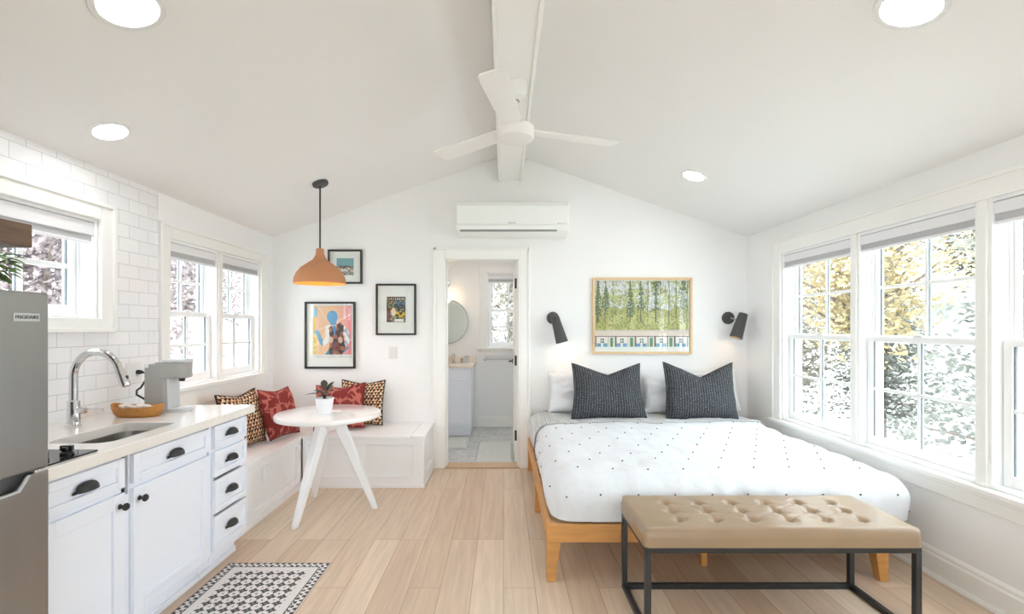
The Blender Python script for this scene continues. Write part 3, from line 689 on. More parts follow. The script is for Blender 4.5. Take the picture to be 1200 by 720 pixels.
b = B(); b.loft([rrect(-1.91, -1.78, cy-.06, cy+.06, .058, CT), rrect(-1.91, -1.778, cy-.062, cy+.062, .058, CT+.018), rrect(-1.90, -1.785, cy-.055, cy+.055, .052, CT+.022)]); b.done('drip_tray', 'plastic_lg', t, bev=.002)
b = B(); b.tube([(XL+.03, 2.93, 1.09), (XL+.065, 2.93, 1.085), (XL+.075, 2.925, 1.05), (XL+.06, 2.90, 1.0), (XL+.05, 2.88, .985), (XL+.08, 2.84, .965), (-2.05, 2.80, .93), (-2.012, 2.79, .925)], .006, 8); cd = b.done('power_cord', 'black', t)
b = B(); b.tube([(XL+.016, 2.93, 1.09), (XL+.032, 2.93, 1.09), (XL+.05, 2.93, 1.089)], [.014, .014, .008], 10); b.done('plug', 'black', cd)
t = thing('wall_outlet', 'white wall outlet plate holding the black coffee maker plug', 'outlet', (XL+.01, 2.93, 1.09))
b = B(); b.box(XL+.008, XL+.014, 2.85, 2.97, 1.03, 1.15); b.done('cover_plate', 'plastic_w', t, bev=.002)
for y in (2.88, 2.93):
    b = B(); b.box(XL+.013, XL+.0155, y-.017, y+.017, 1.05, 1.13); b.done('socket', 'plastic_w', t, bev=.001)
# basket with packets
bx, by = -1.965, 2.60
t = thing('fibre_basket', 'oval orange-brown woven basket tray in front of the coffee maker', 'basket', (bx, by, CT), (0, 0, R(-4)))
b = B()
def brim(a): return .052+.016*abs(cos(a))**6
loops = []
for rr, hf in ((.78, 0), (.92, .25), (1.0, .7), (1.02, 1.0), (.96, 1.0), (.93, .7), (.80, .12)):
    loops.append([(.135*rr*cos(a), .078*rr*sin(a), brim(a)*hf) for a in (2*pi*k/40 for k in range(40))])
b.loft(loops, True, True); b.done('basket_body', 'basket', t, local=True, smooth=60)
rnd = random.Random(5)
for k in range(4):
    pk = thing('sugar_packet', ['white paper packet lying at the fridge end of the basket', 'pale pink paper packet in the middle of the basket', 'white paper packet leaning on the basket rim nearest the splashback', 'cream paper packet at the coffee maker end of the basket'][k], 'packet', (bx-.07+.045*k, by+.008*(-1)**k, CT+.045), (R(10*(-1)**k), R(8), R(20*k-25)), 'paper packets in the woven basket')
    b = B(); b.loft([rrect(-.03, .03, -.02, .02, .004, -.001), rrect(-.033, .033, -.022, .022, .004, .005), rrect(-.03, .03, -.02, .02, .004, .011)]); b.done('packet_body', 'paper', pk, local=True)

# ------------------------------------------------------------------ bench seat
SZ = .445
BX, BYF = -1.715, 4.10
t = thing('storage_bench', 'white panelled storage bench along the left wall under the window', 'bench', (-1.97, 3.8, 0), group='white built-in corner bench')
b = B(); b.box(XL+.004, BX-.02, 2.98, YB-.003, 0, SZ-.03); b.done('body', 'bench', t)
b = B()
def panel_x(b, x, y0, y1, z0, z1, ys, top=.05, bot=.10, st=.05):
    b.box(x-.02, x, y0, y1, z1-top, z1); b.box(x-.02, x, y0, y1, z0, z0+bot)
    for a, c in ys: b.box(x-.02, x, a, c, z0+bot, z1-top)
panel_x(b, BX, 2.98, BYF, 0, SZ-.03, ((2.98, 3.02), (3.48, 3.56), (4.03, BYF)))
b.box(BX, BX+.008, 2.98, BYF-.01, 0, .045); b.done('front_panel', 'bench', t, bev=.003)
b = B(); b.box(XL+.002, BX+.012, 2.98, YB-.002, SZ-.03, SZ); b.done('seat', 'bench', t, bev=.005)
bxe = -.675
t = thing('storage_bench', 'white panelled storage bench along the back wall ending at the door casing', 'bench', (-1.2, 4.4, 0), group='white built-in corner bench')
b = B(); b.box(BX+.012, bxe-.02, BYF+.02, YB, 0, SZ-.03); b.done('body', 'bench', t)
b = B(); y = BYF
for a, c in ((BX+.013, -1.66), (-1.255, -1.17), (-.765, bxe)): b.box(a, c, y, y+.02, .10, SZ-.08)
b.box(BX+.013, bxe, y, y+.02, SZ-.08, SZ-.03); b.box(BX+.013, bxe, y, y+.02, 0, .10); b.box(BX+.02, bxe+.008, y-.008, y, 0, .03)
b.box(bxe-.02, bxe, y+.02, y+.08, .10, SZ-.08); b.box(bxe-.02, bxe, YB-.07, YB, .10, SZ-.08); b.box(bxe-.02, bxe, y+.02, YB, SZ-.08, SZ-.03); b.box(bxe-.02, bxe, y+.02, YB, 0, .10); b.box(bxe, bxe+.008, y, YB-.034, 0, .03)
b.done('front_panel', 'bench', t, bev=.003)
b = B(); b.box(BX+.014, -.785, BYF-.012, YB, SZ-.03, SZ); b.done('seat', 'bench', t, bev=.005)
b = B(); b.box(-.781, bxe+.012, BYF-.012, YB, SZ-.03, SZ); b.done('seat_end', 'bench', t, bev=.005)

# cushions: local X width, Z height, Y thickness
def cushion(name, label, cat, group, loc, rot, w, h, th, mat, n=40, chop=0, col=None, pinch=.07, seed=0, wr=.006, edge='', parts=True, sag=0):
    t = thing(name, label, cat, loc, rot, group)
    b = B()
    def outline(U, V):
        x = U*w/2*(1-pinch*(1-V*V)*abs(U)**3); z = V*h/2*(1-pinch*(1-U*U)*abs(V)**3)
        if chop: z -= chop*max(0, 1-abs(U-.03))**1.15*max(0, (V+1)/2)**2.2
        if sag: x *= 1+sag*max(0, -V)
        return x, z
    def side(sg):
        def f(u, v):
            U, V = 2*u-1, 2*v-1
            x, z = outline(U, V)
            k = max(0, (1-U**4))*max(0, (1-V**4)); y = th/2*k**.62
            if chop: y *= 1-.35*exp(-(U/.3)**2)*max(0, V)**1.5
            if 0 < u < 1 and 0 < v < 1:
                y += wr*nz(x*9+seed, z*9, sg*3)*k**.3+wr*.6*nz(x*22+seed, z*22, sg*5)*k**.3
                y = max(y, .001)
            return (x, sg*y, z)
        return f
    b.grid(side(-1), n, n, col=col); b.grid(side(1), n, n, col=col)
    body = b.done('cover', mat, t, local=True, smooth=80, weld=True)
    b = B(); pts = []
    for s_ in range(64):
        q = s_/16
        U, V = ((-1+2*q, -1) if q < 1 else (1, -1+2*(q-1)) if q < 2 else (1-2*(q-2), 1) if q < 3 else (-1, 1-2*(q-3)))
        x, z = outline(U, V); pts.append((x, 0, z))
    pts.append(pts[0]); pts.append(pts[1])
    if edge: b.tube(pts, .006, 6); b.done('piping', edge, t, local=True, smooth=60)
    return t
def col_red(u, v):
    x, y = u*5.2, v*5.2
    d = noise.voronoi(Vector((x+.35*nz(x*1.3, y*1.3, 3), y+.35*nz(x*1.3, y*1.3, 9), .5)))[0]
    e = d[1]-d[0]; k = nz(x*.9, y*.9, 7)
    return (188, 104, 92) if e < .13 and k > -.22 else (128, 44, 40)
def col_geo(u, v):
    # rows of small triangles in cream, rust and black
    X, Y = u*13, v*15; r = int(Y); fx_ = (X+(.5 if r % 2 else 0)) % 1; fy_ = Y-r
    tri = abs(fx_-.5)*2 < (1-fy_)
    if not tri: return (34, 27, 24) if fy_ < .8 or abs(fx_-.5) < .42 else (176, 100, 50)
    return (232, 208, 176) if fx_ < .5 else ((176, 100, 50) if (int(X+(.5 if r % 2 else 0))+r) % 2 else (228, 196, 156))
pbr_keys = [('redpipe', (122, 40, 38)), ('geopipe', (40, 32, 28))]
for k_, c_ in pbr_keys: M[k_] = pbr(k_, c_, .9)
GC = 'throw cushions on the corner bench'
cushion('throw_cushion', 'black, cream and rust patterned cushion half hidden by the counter end', 'cushion', GC, (-2.0, 3.70, SZ+.215), (R(-14), 0, R(82)), .44, .43, .13, 'fabric_attr', 66, .03, col_geo, edge='geopipe', seed=1)
cushion('throw_cushion', 'dark red cushion with pink branching pattern left of the round table', 'cushion', GC, (-1.865, 4.03, SZ+.210), (R(-17), R(3), R(84)), .44, .41, .14, 'fabric_attr', 66, .02, col_red, edge='redpipe', seed=2)
cushion('throw_cushion', 'black, cream and rust patterned cushion leaning on the back wall', 'cushion', GC, (-1.335, 4.57, SZ+.21), (R(-12), 0, R(-4)), .42, .42, .13, 'fabric_attr', 66, .03, col_geo, edge='geopipe', seed=3)
cushion('throw_cushion', 'dark red branching-pattern cushion behind the potted plant and table', 'cushion', GC, (-1.475, 4.37, SZ+.203), (R(-24), R(-3), R(6)), .44, .42, .14, 'fabric_attr', 66, .03, col_red, edge='redpipe', seed=4)

# ------------------------------------------------------------------ round table and plant
tx, ty = -1.297, 3.593
t = thing('round_table', 'round white table on three splayed legs by the corner bench', 'table', (tx, ty, 0))
b = B(); b.lathe([(.36, .694), (.371, .697), (.375, .703), (.375, .723), (.371, .729), (.362, .731), (.004, .731)], (tx, ty, 0), 72); b.done('tabletop', 'table', t)
b = B(); b.lathe([(.05, .60), (.085, .64), (.11, .688), (.11, .691)], (tx, ty, 0), 24); b.done('hub', 'tleg', t)
for fxx, fyy in ((-1.411, 3.267), (-.962, 3.637), (-1.517, 3.874)):
    d = Vector((fxx-tx, fyy-ty, 0)); dn = d.normalized(); sd = Vector((-dn.y, dn.x, 0))
    b = B()
    def ring(c, z, w, l): return [tuple(Vector((tx, ty, z))+dn*(c+sx*l/2)+sd*sy*w/2) for sx, sy in ((-1, -1), (1, -1), (1, 1), (-1, 1))]
    b.loft([ring(d.length, 0, .034, .042), ring(.205, .33, .05, .066), ring(.07, .66, .056, .088), ring(.055, .692, .056, .09)])
    b.done('leg', 'tleg', t, bev=.006)
px_, py_, pz_ = -1.305, 3.53, .731
t = thing('potted_plant', 'small dark-leaved plant in a white pot on the round table', 'potted plant', (px_, py_, pz_))
b = B(); b.lathe([(.047, 0), (.050, .003), (.064, .108), (.066, .116), (.060, .116), (.057, .09)], (px_, py_, pz_), 32); b.done('pot', 'pot', t)
b = B(); b.lathe([(.05, .092), (.058, .10), (.03, .106), (.003, .107)], (px_, py_, pz_), 20); b.done('soil', 'soil', t)
for a, el, ln in ((.2, .55, .10), (1.3, .9, .10), (2.5, .45, .115), (3.3, .25, .12), (4.2, .7, .09), (5.2, .35, .11), (5.9, 1.6, .12), (2.0, 2.0, .10)):
    b = B(); base = Vector((px_, py_, pz_+.10)); tip = base+Vector((cos(a)*.022, sin(a)*.022, .035+.02*el))
    b.tube([base, base.lerp(tip, .6)+Vector((0, 0, .006)), tip], .003, 6); leaf(b, tip, (cos(a), sin(a), el), ln, .05, .25); b.done('leaf', 'leafd', t, smooth=60)

# ------------------------------------------------------------------ pendant lamp
lx, ly = -1.456, 3.84
lz = cz(lx)
t = thing('pendant_lamp', 'terracotta dome pendant lamp on a black cord over the round table', 'pendant lamp', (lx, ly, lz))
rotl = Matrix.Rotation(-atan(SL), 3, 'Y')
b = B(); b.lathe([(.062, 0), (.062, -.018), (.055, -.026), (.012, -.03)], (lx, ly, lz), 32, mat3=rotl); b.done('ceiling_rose', 'blackm', t)
b = B(); b.tube([(lx, ly, lz-.02), (lx, ly, 1.97)], .0065, 10); b.done('cord', 'black', t)
prof = [(.026, 1.985), (.030, 1.98), (.031, 1.955), (.036, 1.93), (.055, 1.897), (.10, 1.865), (.145, 1.832), (.178, 1.79), (.194, 1.748), (.198, 1.706)]
inn = [(r-.006, z-.004) for r, z in prof[::-1]]
inn[0] = (.192, 1.706)
b = B(); b.lathe(prof, (lx, ly, 0), 56, close0=True, close1=False); sh = b.done('lamp_shade', 'terra', t, smooth=60)
b = B(); b.lathe([(.198, 1.706)]+inn, (lx, ly, 0), 56, close0=False, close1=True); b.done('shade_lining', 'terra_in', sh, smooth=60)
b = B(); b.lathe([(.018, 1.90), (.018, 1.86), (.03, 1.82), (.034, 1.80), (.026, 1.775), (.006, 1.765)], (lx, ly, 0), 24); b.done('bulb', 'bulb', t)

# ------------------------------------------------------------------ pictures
def artboard(name, parent, x0, x1, z0, z1, y, nx, ny, fn):
    b = B(); b.grid(lambda u, v: (x0+(x1-x0)*u, y, z0+(z1-z0)*v), nx, ny, col=fn); return b.done(name, 'attr', parent, smooth=0)
def picture(label, group, x0, x1, z0, z1, fw, fmat, margin, fn, nx, ny, depth=.028, mats=True, cat='framed picture'):
    t = thing('framed_picture', label, cat, ((x0+x1)/2, YB, (z0+z1)/2), group=group)
    b = B(); yf = YB-depth
    b.box(x0, x0+fw, yf, YB-.001, z0, z1); b.box(x1-fw, x1, yf, YB-.001, z0, z1); b.box(x0+fw, x1-fw, yf, YB-.001, z0, z0+fw); b.box(x0+fw, x1-fw, yf, YB-.001, z1-fw, z1); b.done('frame', fmat, t, bev=.0025)
    b = B(); b.box(x0+fw, x1-fw, YB-.012, YB-.004, z0+fw, z1-fw); b.done('mat_board', 'matboard', t)
    l, r, bo, tp = margin
    artboard('print', t, x0+fw+l, x1-fw-r, z0+fw+bo, z1-fw-tp, YB-.0135, nx, ny, fn)
    b = B(); b.box(x0+fw-.001, x1-fw+.001, YB-.0195, YB-.0175, z0+fw-.001, z1-fw+.001); b.done('glazing', 'pglass', t)
    return t
def mixc(a, b_, k): k = max(0, min(1, k)); return tuple(a[i]*(1-k)+b_[i]*k for i in range(3))
def ell(u, v, cx_, cy_, rx, ry): return ((u-cx_)/rx)**2+((v-cy_)/ry)**2 < 1
def inpoly(u, v, P):
    c = False; j = len(P)-1
    for i in range(len(P)):
        if (P[i][1] > v) != (P[j][1] > v) and u < (P[j][0]-P[i][0])*(v-P[i][1])/(P[j][1]-P[i][1])+P[i][0]: c = not c
        j = i
    return c
def art_man(u, v):
    v = 1-v            # v from the top
    if v > .885:
        return (206, 205, 206) if .955 > v > .90 and .12 < u and (int(u*46) % 2 == 0 or nz(u*40, 3) > .1) and v < .945 else (240, 239, 237)
    if u < .03: return (240, 239, 237)
    blue, blue2, white = (98, 164, 210), (60, 140, 196), (236, 236, 236)
    # waistcoat
    vest = [(.47, .40), (.53, .36), (.60, .47), (.66, .34), (.73, .30), (.82, .36), (.80, .52), (.86, .78), (.72, .93), (.62, .86), (.50, .93), (.47, .80), (.49, .58)]
    if ell(u, v, .55, .20, .125, .11) or inpoly(u, v, [(.45, .24), (.66, .24), (.64, .34), (.52, .36)]): return blue
    if inpoly(u, v, [(.56, .36), (.62, .36), (.635, .46), (.60, .55), (.565, .44)]): return blue2
    if inpoly(u, v, vest):
        if ell(u, v, .645, .74, .09, .085): return (124, 64, 56)
        if ell(u, v, .52, .62, .05, .06) or ell(u, v, .74, .62, .05, .06): return (214, 178, 168)
        k = nz(u*9, v*11); return (166, 100, 74) if k > .12 else (70, 52, 50) if k > -.25 else (48, 40, 44)
    if inpoly(u, v, [(.66, .30), (.80, .33), (.93, .46), (.97, .62), (.90, .74), (.84, .70), (.85, .55), (.78, .5)]): return white if nz(u*14, v*10) > -.25 else (150, 176, 200)
    if inpoly(u, v, [(.40, .36), (.56, .34), (.50, .46), (.46, .66), (.34, .74), (.32, .66), (.40, .55)]): return white
    if inpoly(u, v, [(.15, .46), (.22, .44), (.35, .66), (.32, .74), (.24, .66)]) or ell(u, v, .18, .48, .045, .04): return (110, 168, 204)
    if inpoly(u, v, [(.38, .885), (.48, .78), (.62, .88), (.76, .84), (.90, .74), (.96, .74), (.78, .885)]): return blue2
    if ell(u, v, .155, .12, .05, .10): return (150, 190, 216)
    if u < .10: return (246, 240, 222)
    if u < .16 or (u < .19 and .50 < v): return (232, 194, 90) if nz(u*5, v*12) > -.2 else (240, 214, 140)
    for a_, r_ in ((.5, .0), (1.1, 0), (2.3, 0), (2.8, 0), (4.0, 0), (5.9, 0)):
        d_ = abs((u-.5)*sin(a_)-(v-.35)*cos(a_))
        if d_ < .006 and (u-.5)*cos(a_)+(v-.35)*sin(a_) > .12: return (250, 228, 214)
    c = mixc((238, 194, 158), (232, 150, 150), (u-.6)/.35)
    return mixc(c, (230, 130, 140), .4) if u > .92 else c
def art_house(u, v):
    v = 1-v
    if v > .78: return (90, 92, 84) if nz(u*12, v*20) > 0 else (200, 196, 186)
    if v < .42+.16*abs(u-.5)+.06*nz(u*6, 1): return (120, 172, 182) if nz(u*20, v*20, 4) > -.5 else (90, 120, 110)
    if u > .72 and v < .6: return (120, 110, 90)
    if v < .56: return (84, 84, 78) if nz(u*10, v*14) > -.05 else (150, 120, 92)
    return (226, 222, 214) if nz(u*6, v*8) > -.1 else (140, 130, 118)
def art_cover(u, v):
    v = 1-v
    if u < .03 or u > .97 or v < .02 or v > .98: return (60, 56, 54)
    if v < .14: return (214, 210, 200) if (int(u*18) % 2 == 0 and .04 < v < .12) else (58, 54, 56)
    if ell(u, v, .36, .60, .13, .17): return (232, 214, 186)
    if .58 < v < .80 and u > .42: return (226, 190, 60) if nz(u*6, v*9) > -.15 else (70, 58, 50)
    if v > .88 and .42 < u < .9: return (238, 236, 230)
    if .18 < v < .40 and u > .45: return (92, 118, 150) if nz(u*14, v*14) > -.1 else (52, 60, 70)
    if u < .2 and v > .45: return (128, 56, 60)
    k = nz(u*13, v*13, 2)
    return (196, 170, 60) if k > .28 else (178, 174, 168) if k > .12 else (60, 52, 50) if k > -.25 else (90, 130, 120)
def art_motel(u, v):
    v = 1-v
    if v > .955: return (236, 238, 236)
    if v > .80:
        if v < .815: return (128, 104, 98)
        q = (u-.01)/.21; f_ = q-math.floor(q); w_ = (v-.815)/.14
        if f_ < .03 or .60 < f_ < .64: return (128, 98, 92)
        if .68 < f_ < .90: return (96, 140, 98) if .72 < f_ < .87 and w_ > .06 else (214, 226, 216)
        if f_ > .95: return (128, 98, 92)
        if .22 < f_ < .40 and .15 < w_ < .62: return (92, 98, 98) if abs(f_-.31) > .012 and abs(w_-.38) > .05 else (225, 225, 222)
        if w_ > .66 and (.04 < f_ < .24 or .36 < f_ < .56): return (112, 164, 200) if nz(u*60, v*60) > -.3 else (70, 110, 140)
        return (240, 232, 226)
    if v > .71: return (230, 212, 202) if v > .73 else (208, 196, 186)
    n1 = nz(u*9, v*6, 1); n2 = nz(u*30, v*24, 5); n3 = nz(u*60, v*60, 8)
    h = v/.71
    sky = (224, 226, 230)
    c = mixc(sky, (196, 192, 184), .5 if abs(nz(u*46, v*2.5, 21)) < .10 else 0)
    if n1*.7+n2*.7+n3*.2 > .10-.30*h: c = mixc((212, 212, 158), (172, 178, 112), .5+.9*n3)
    g = h-.56-.10*nz(u*6, 3)-.10*nz(u*17, 5)
    if g > 0:
        c = mixc((206, 202, 130), (150, 150, 84), .45+.8*n2+.5*n3)
        if n1 > .15: c = mixc(c, (222, 214, 150), .5)
        if n2 < -.3: c = mixc(c, (112, 116, 66), .6)
    # trunks and dark pines
    for tx_, tw, pine in ((.03, .02, 1), (.11, .008, 2), (.19, .006, 0), (.375, .012, 1), (.49, .010, 2), (.56, .007, 0), (.645, .016, 3), (.70, .006, 0), (.785, .007, 0), (.86, .007, 0), (.945, .014, 3), (.985, .006, 0)):
        d_ = abs(u-tx_-.01*nz(v*3, tx_*9))
        if pine and h < (.75 if pine == 1 else .6):
            sp = .06*min(1, h*1.8+.1)*(.6+.7*nz(v*26, tx_*30)) if pine != 3 else .055*(.5+nz(v*20, tx_*40))
            if d_ < sp and n3 > -.25 and (pine != 1 or h > .18 or tx_ < .1): return (88, 104, 78) if n3 > .05 else (128, 140, 100)
        if d_ < tw*.5 and h < .85: return (96, 92, 82)
    if n3 > .32 and h > .15: c = mixc(c, (110, 124, 70), .7)
    if abs(nz(u*40, v*3, 11)) < .035 and h < .7: c = mixc(c, (120, 110, 100), .6)
    return c
GP = 'black-framed pictures on the back wall'
picture('small square black-framed landscape picture partly behind the pendant lamp', GP, -1.696, -1.365, 1.782, 2.113, .018, 'frame_b', (.065, .065, .065, .065), art_house, 40, 40)
picture('large black-framed poster of a blue-faced figure in a dark waistcoat', GP, -1.919, -1.431, .963, 1.608, .019, 'frame_b', (.018, .018, .055, .018), art_man, 96, 124)
picture('black-framed magazine cover with a wide white mat near the light switch', GP, -1.232, -.844, 1.286, 1.782, .018, 'frame_b', (.085, .085, .107, .107), art_cover, 50, 64)
picture('wide oak-framed photograph of trees above a row of green doors', None, .860, 1.820, 1.104, 1.840, .022, 'frame_o', (.004, .004, .018, .006), art_motel, 210, 160, depth=.035)
t = thing('light_switch', 'white double light switch plate on the wall left of the door', 'light switch', (-1.07, YB, 1.115))
b = B(); b.box(-1.11, -1.03, YB-.006, YB-.0005, 1.058, 1.172); b.done('cover_plate', 'plastic_w', t, bev=.002)
for x in (-1.09, -1.05):
    b = B(); b.box(x-.008, x+.008, YB-.010, YB-.006, 1.09, 1.14); b.done('rocker', 'plastic_w', t, bev=.001)

# ------------------------------------------------------------------ air conditioner
ax0, ax1, az0, az1 = -.4395, .604, 2.222, 2.528
t = thing('air_conditioner', 'white wall-mounted split air conditioner above the door', 'air conditioner', ((ax0+ax1)/2, YB-.1, az0))
b = B(); b.prism([(YB-.002, az0), (YB-.13, az0), (YB-.215, az0+.035), (YB-.235, az0+.10), (YB-.238, az1-.05), (YB-.225, az1-.012), (YB-.20, az1), (YB-.002, az1)], ax0, ax1, 'X'); b.done('housing', 'ac', t, bev=.006)
b = B(); b.prism([(YB-.236, az0+.085), (YB-.245, az0+.09), (YB-.247, az1-.045), (YB-.238, az1-.038)], ax0+.012, ax1-.012, 'X'); fp = b.done('front_cover', 'ac', t, bev=.003)
b = B(); b.box(ax0+.04, ax1-.11, YB-.228, YB-.20, az0+.028, az0+.041); b.done('air_outlet', 'ac_d', t)
b = B(); b.prism([(YB-.205, az0+.038), (YB-.232, az0+.044), (YB-.24, az0+.078), (YB-.22, az0+.08)], ax0+.045, ax1-.115, 'X'); b.done('louver', 'ac', t, bev=.002)
b = B()
for k in range(7): b.box(.045+.0095*k, .052+.0095*k, YB-.2476, YB-.2455, az0+.097, az0+.104)
b.done('maker_mark', 'ac_d', fp)
b = B(); b.box(ax1-.105, ax1-.095, YB-.2476, YB-.242, az0+.092, az0+.098); b.box(ax1-.092, ax1-.02, YB-.2472, YB-.242, az0+.0935, az0+.0955); b.done('indicator', 'ac_d', fp)

# ------------------------------------------------------------------ bed
bx0, bx1, by0, by1 = .232, 2.06, 2.585, 4.655
t = thing('platform_bed', 'low oiled wooden platform bed frame under the white bedding', 'bed frame', ((bx0+bx1)/2, (by0+by1)/2, 0))
b = B(); b.box(bx0, bx1, by0, by0+.028, .209, .304); b.done('foot_rail', 'bedwood', t, bev=.004)
for x in (bx0, bx1-.028):
    b = B(); b.box(x, x+.028, by0+.028, by1, .209, .304); b.done('side_rail', 'bedwood', t, bev=.004)
b = B(); b.box(bx0+.028, bx1-.028, by1-.028, by1, .209, .304); b.done('head_rail', 'bedwood', t, bev=.004)
def bedleg(x, y, w=.075):
    b = B(); sx = 1 if x < 1.1 else -1
    xo = x
    b.loft([[(xo, y, 0), (xo+sx*w*.62, y, 0), (xo+sx*w*.62, y+w*.62, 0), (xo, y+w*.62, 0)], [(xo, y, .209), (xo+sx*w, y, .209), (xo+sx*w, y+w, .209), (xo, y+w, .209)]])
    b.done('leg', 'bedwood', t, bev=.003)
for x in (bx0, bx1):
    for y in (by0, 3.55, by1-.08): bedleg(x, y)
for y in (2.75, 3.5, 4.2):
    b = B(); b.box(1.125, 1.16, y, y+.035, 0, .21); b.done('centre_leg', 'bedwood', t, bev=.003)
b = B(); b.box(1.11, 1.16, by0+.03, by1-.03, .21, .27); b.done('centre_beam', 'bedwood', t)
for k in range(14):
    y = by0+.05+k*.146; b = B(); b.box(bx0+.028, bx1-.028, y, y+.075, .271, .289); b.done('slat', 'slatwood', t, bev=.002)
mx0, mx1, my0, my1 = .30, 2.09, 2.66, 4.67
b = B(); b.loft([rrect(mx0+.02, mx1-.05, my0, my1, .06, .29), rrect(mx0, mx1-.05, my0, my1, .06, .31), rrect(mx0, mx1-.05, my0, my1, .06, .47), rrect(mx0+.02, mx1-.07, my0+.02, my1-.02, .06, .49)])
tag(b.done('mattress', 'pillow'), 'white mattress lying on the wooden bed frame under the duvet', 'mattress')
def drape(b, x0, x1, y0, y1, zt, zb, r, nx, ny, zf, sides=(1, 1, 1, 1), m=14, mi=0, uv=False, skirt=0, off=None):
    """cloth laid on a box: flat on top, rounded over the chosen edges (x0,x1,y0,y1), hanging to zb"""
    dr = r*pi/2+max(0, zt-r-zb)
    def axis(a0, a1, s0, s1, n):
        lo, hi = a0+(r if s0 else 0), a1-(r if s1 else 0)
        L = [lo-dr*(m-k)/m for k in range(m)] if s0 else []
        L += [lo+(hi-lo)*k/n for k in range(n+1)]
        if s1: L += [hi+dr*(k+1)/m for k in range(m)]
        return L, lo, hi
    xs, xlo, xhi = axis(x0, x1, sides[0], sides[1], nx); ys, ylo, yhi = axis(y0, y1, sides[2], sides[3], ny)
    def P(x, y):
        cxx, cyy = min(max(x, xlo), xhi), min(max(y, ylo), yhi); ox, oy = x-cxx, y-cyy; o = hypot(ox, oy)
        z = zt
        if o > 1e-9:
            a = min(o/r, pi/2); h = r*sin(a); dn = r*(1-cos(a))+max(0, o-r*pi/2)
            z = max(zb, zt-dn); cxx += ox/o*h; cyy += oy/o*h
        q = Vector((cxx, cyy, z))
        d = zf(x, y, o, z)
        if o > 1e-9:
            a = min(o/r, pi/2); nrm = Vector((ox/o*sin(a), oy/o*sin(a), cos(a)))
        else: nrm = Vector((0, 0, 1))
        return q+nrm*d
    V = [[b.bm.verts.new(P(x, y)) for x in xs] for y in ys]
    for j in range(len(ys)-1):
        for i in range(len(xs)-1):
            f = b.bm.faces.new((V[j][i], V[j][i+1], V[j+1][i+1], V[j+1][i])); f.material_index = mi
    return P
def puff(x, y, o, z):
    k = max(0, min(1, (z-.33)/.1))
    d = .020*nz(x*2.3, y*2.3, 1)+.012*nz(x*6+.8*nz(x*3, y*3), y*6, 4)+.007*nz(x*19, y*6+nz(x*4, y*4), 9)
    fold = .034*nz(math.atan2(y-3.6, x-1.2)*9, 2, 5)*min(1, o*4)
    return d*(.4+.6*k)+fold*k+.01*(1-abs(2*((z-.31)/.24)-1))*(1 if o > .02 else 0)
b = B(); P = drape(b, .262, 2.235, 2.60, 4.50, .555, .315, .13, 70, 64, puff, (1, 1, 1, 0))
rows = 0; y = 2.66-.10
while y < 4.1:
    x = .12+(.10 if rows % 2 else 0)
    while x < 2.45:
        q = P(x, y); e1, e2 = P(x+.01, y)-q, P(x, y+.01)-q; n_ = e1.cross(e2)
        if n_.length > 1e-9 and q.z > .325:
            n_.normalize(); e1.normalize(); e2 = n_.cross(e1)
            ring_ = [tuple(q+n_*.0025+(e1*cos(a)+e2*sin(a))*.0052) for a in (2*pi*k/8 for k in range(8))]
            top_ = [tuple(q+n_*.007+(e1*cos(a)+e2*sin(a))*.004) for a in (2*pi*k/8 for k in range(8))]
            b.loft([ring_, top_], mi=1)
        x += .20
    y += .185; rows += 1
tag(b.done('duvet', ['linen', 'dot'], smooth=70), 'white duvet dotted with small black tufts on the bed', 'duvet')
def puff2(x, y, o, z): return puff(x, y, o, z)+.007
b = B(); drape(b, .255, 2.24, 4.06, 4.60, .555, .335, .13, 150, 46, puff2, (1, 1, 0, 0))
tag(b.done('waffle_blanket', 'waffle', smooth=80, solid=.004), 'white waffle-weave blanket band across the bed below the pillows', 'blanket')
cushion('bed_pillow', 'white bed pillow behind the left charcoal cushion', 'pillow', 'white bed pillows', (.845, 4.545, .752), (R(-15), 0, R(0)), .86, .38, .17, 'pillow', 36, 0, pinch=.05, seed=11, wr=.02)
cushion('bed_pillow', 'white bed pillow behind the right charcoal cushion', 'pillow', 'white bed pillows', (1.758, 4.54, .76), (R(-15), R(-1), R(0)), .91, .40, .17, 'pillow', 36, .02, pinch=.05, seed=15, wr=.02)
cushion('knit_cushion', 'charcoal ribbed knit cushion on the left side of the bed', 'cushion', 'charcoal cushions on the bed', (.925, 4.30, .80), (R(-14), R(0), R(3)), .63, .50, .20, 'knit', 44, .10, pinch=.05, seed=21, wr=.014, sag=.08)
cushion('knit_cushion', 'charcoal ribbed knit cushion on the window side of the bed', 'cushion', 'charcoal cushions on the bed', (1.74, 4.29, .80), (R(-14), R(0), R(-3)), .62, .52, .20, 'knit', 44, .13, pinch=.05, seed=27, wr=.014, sag=.02)

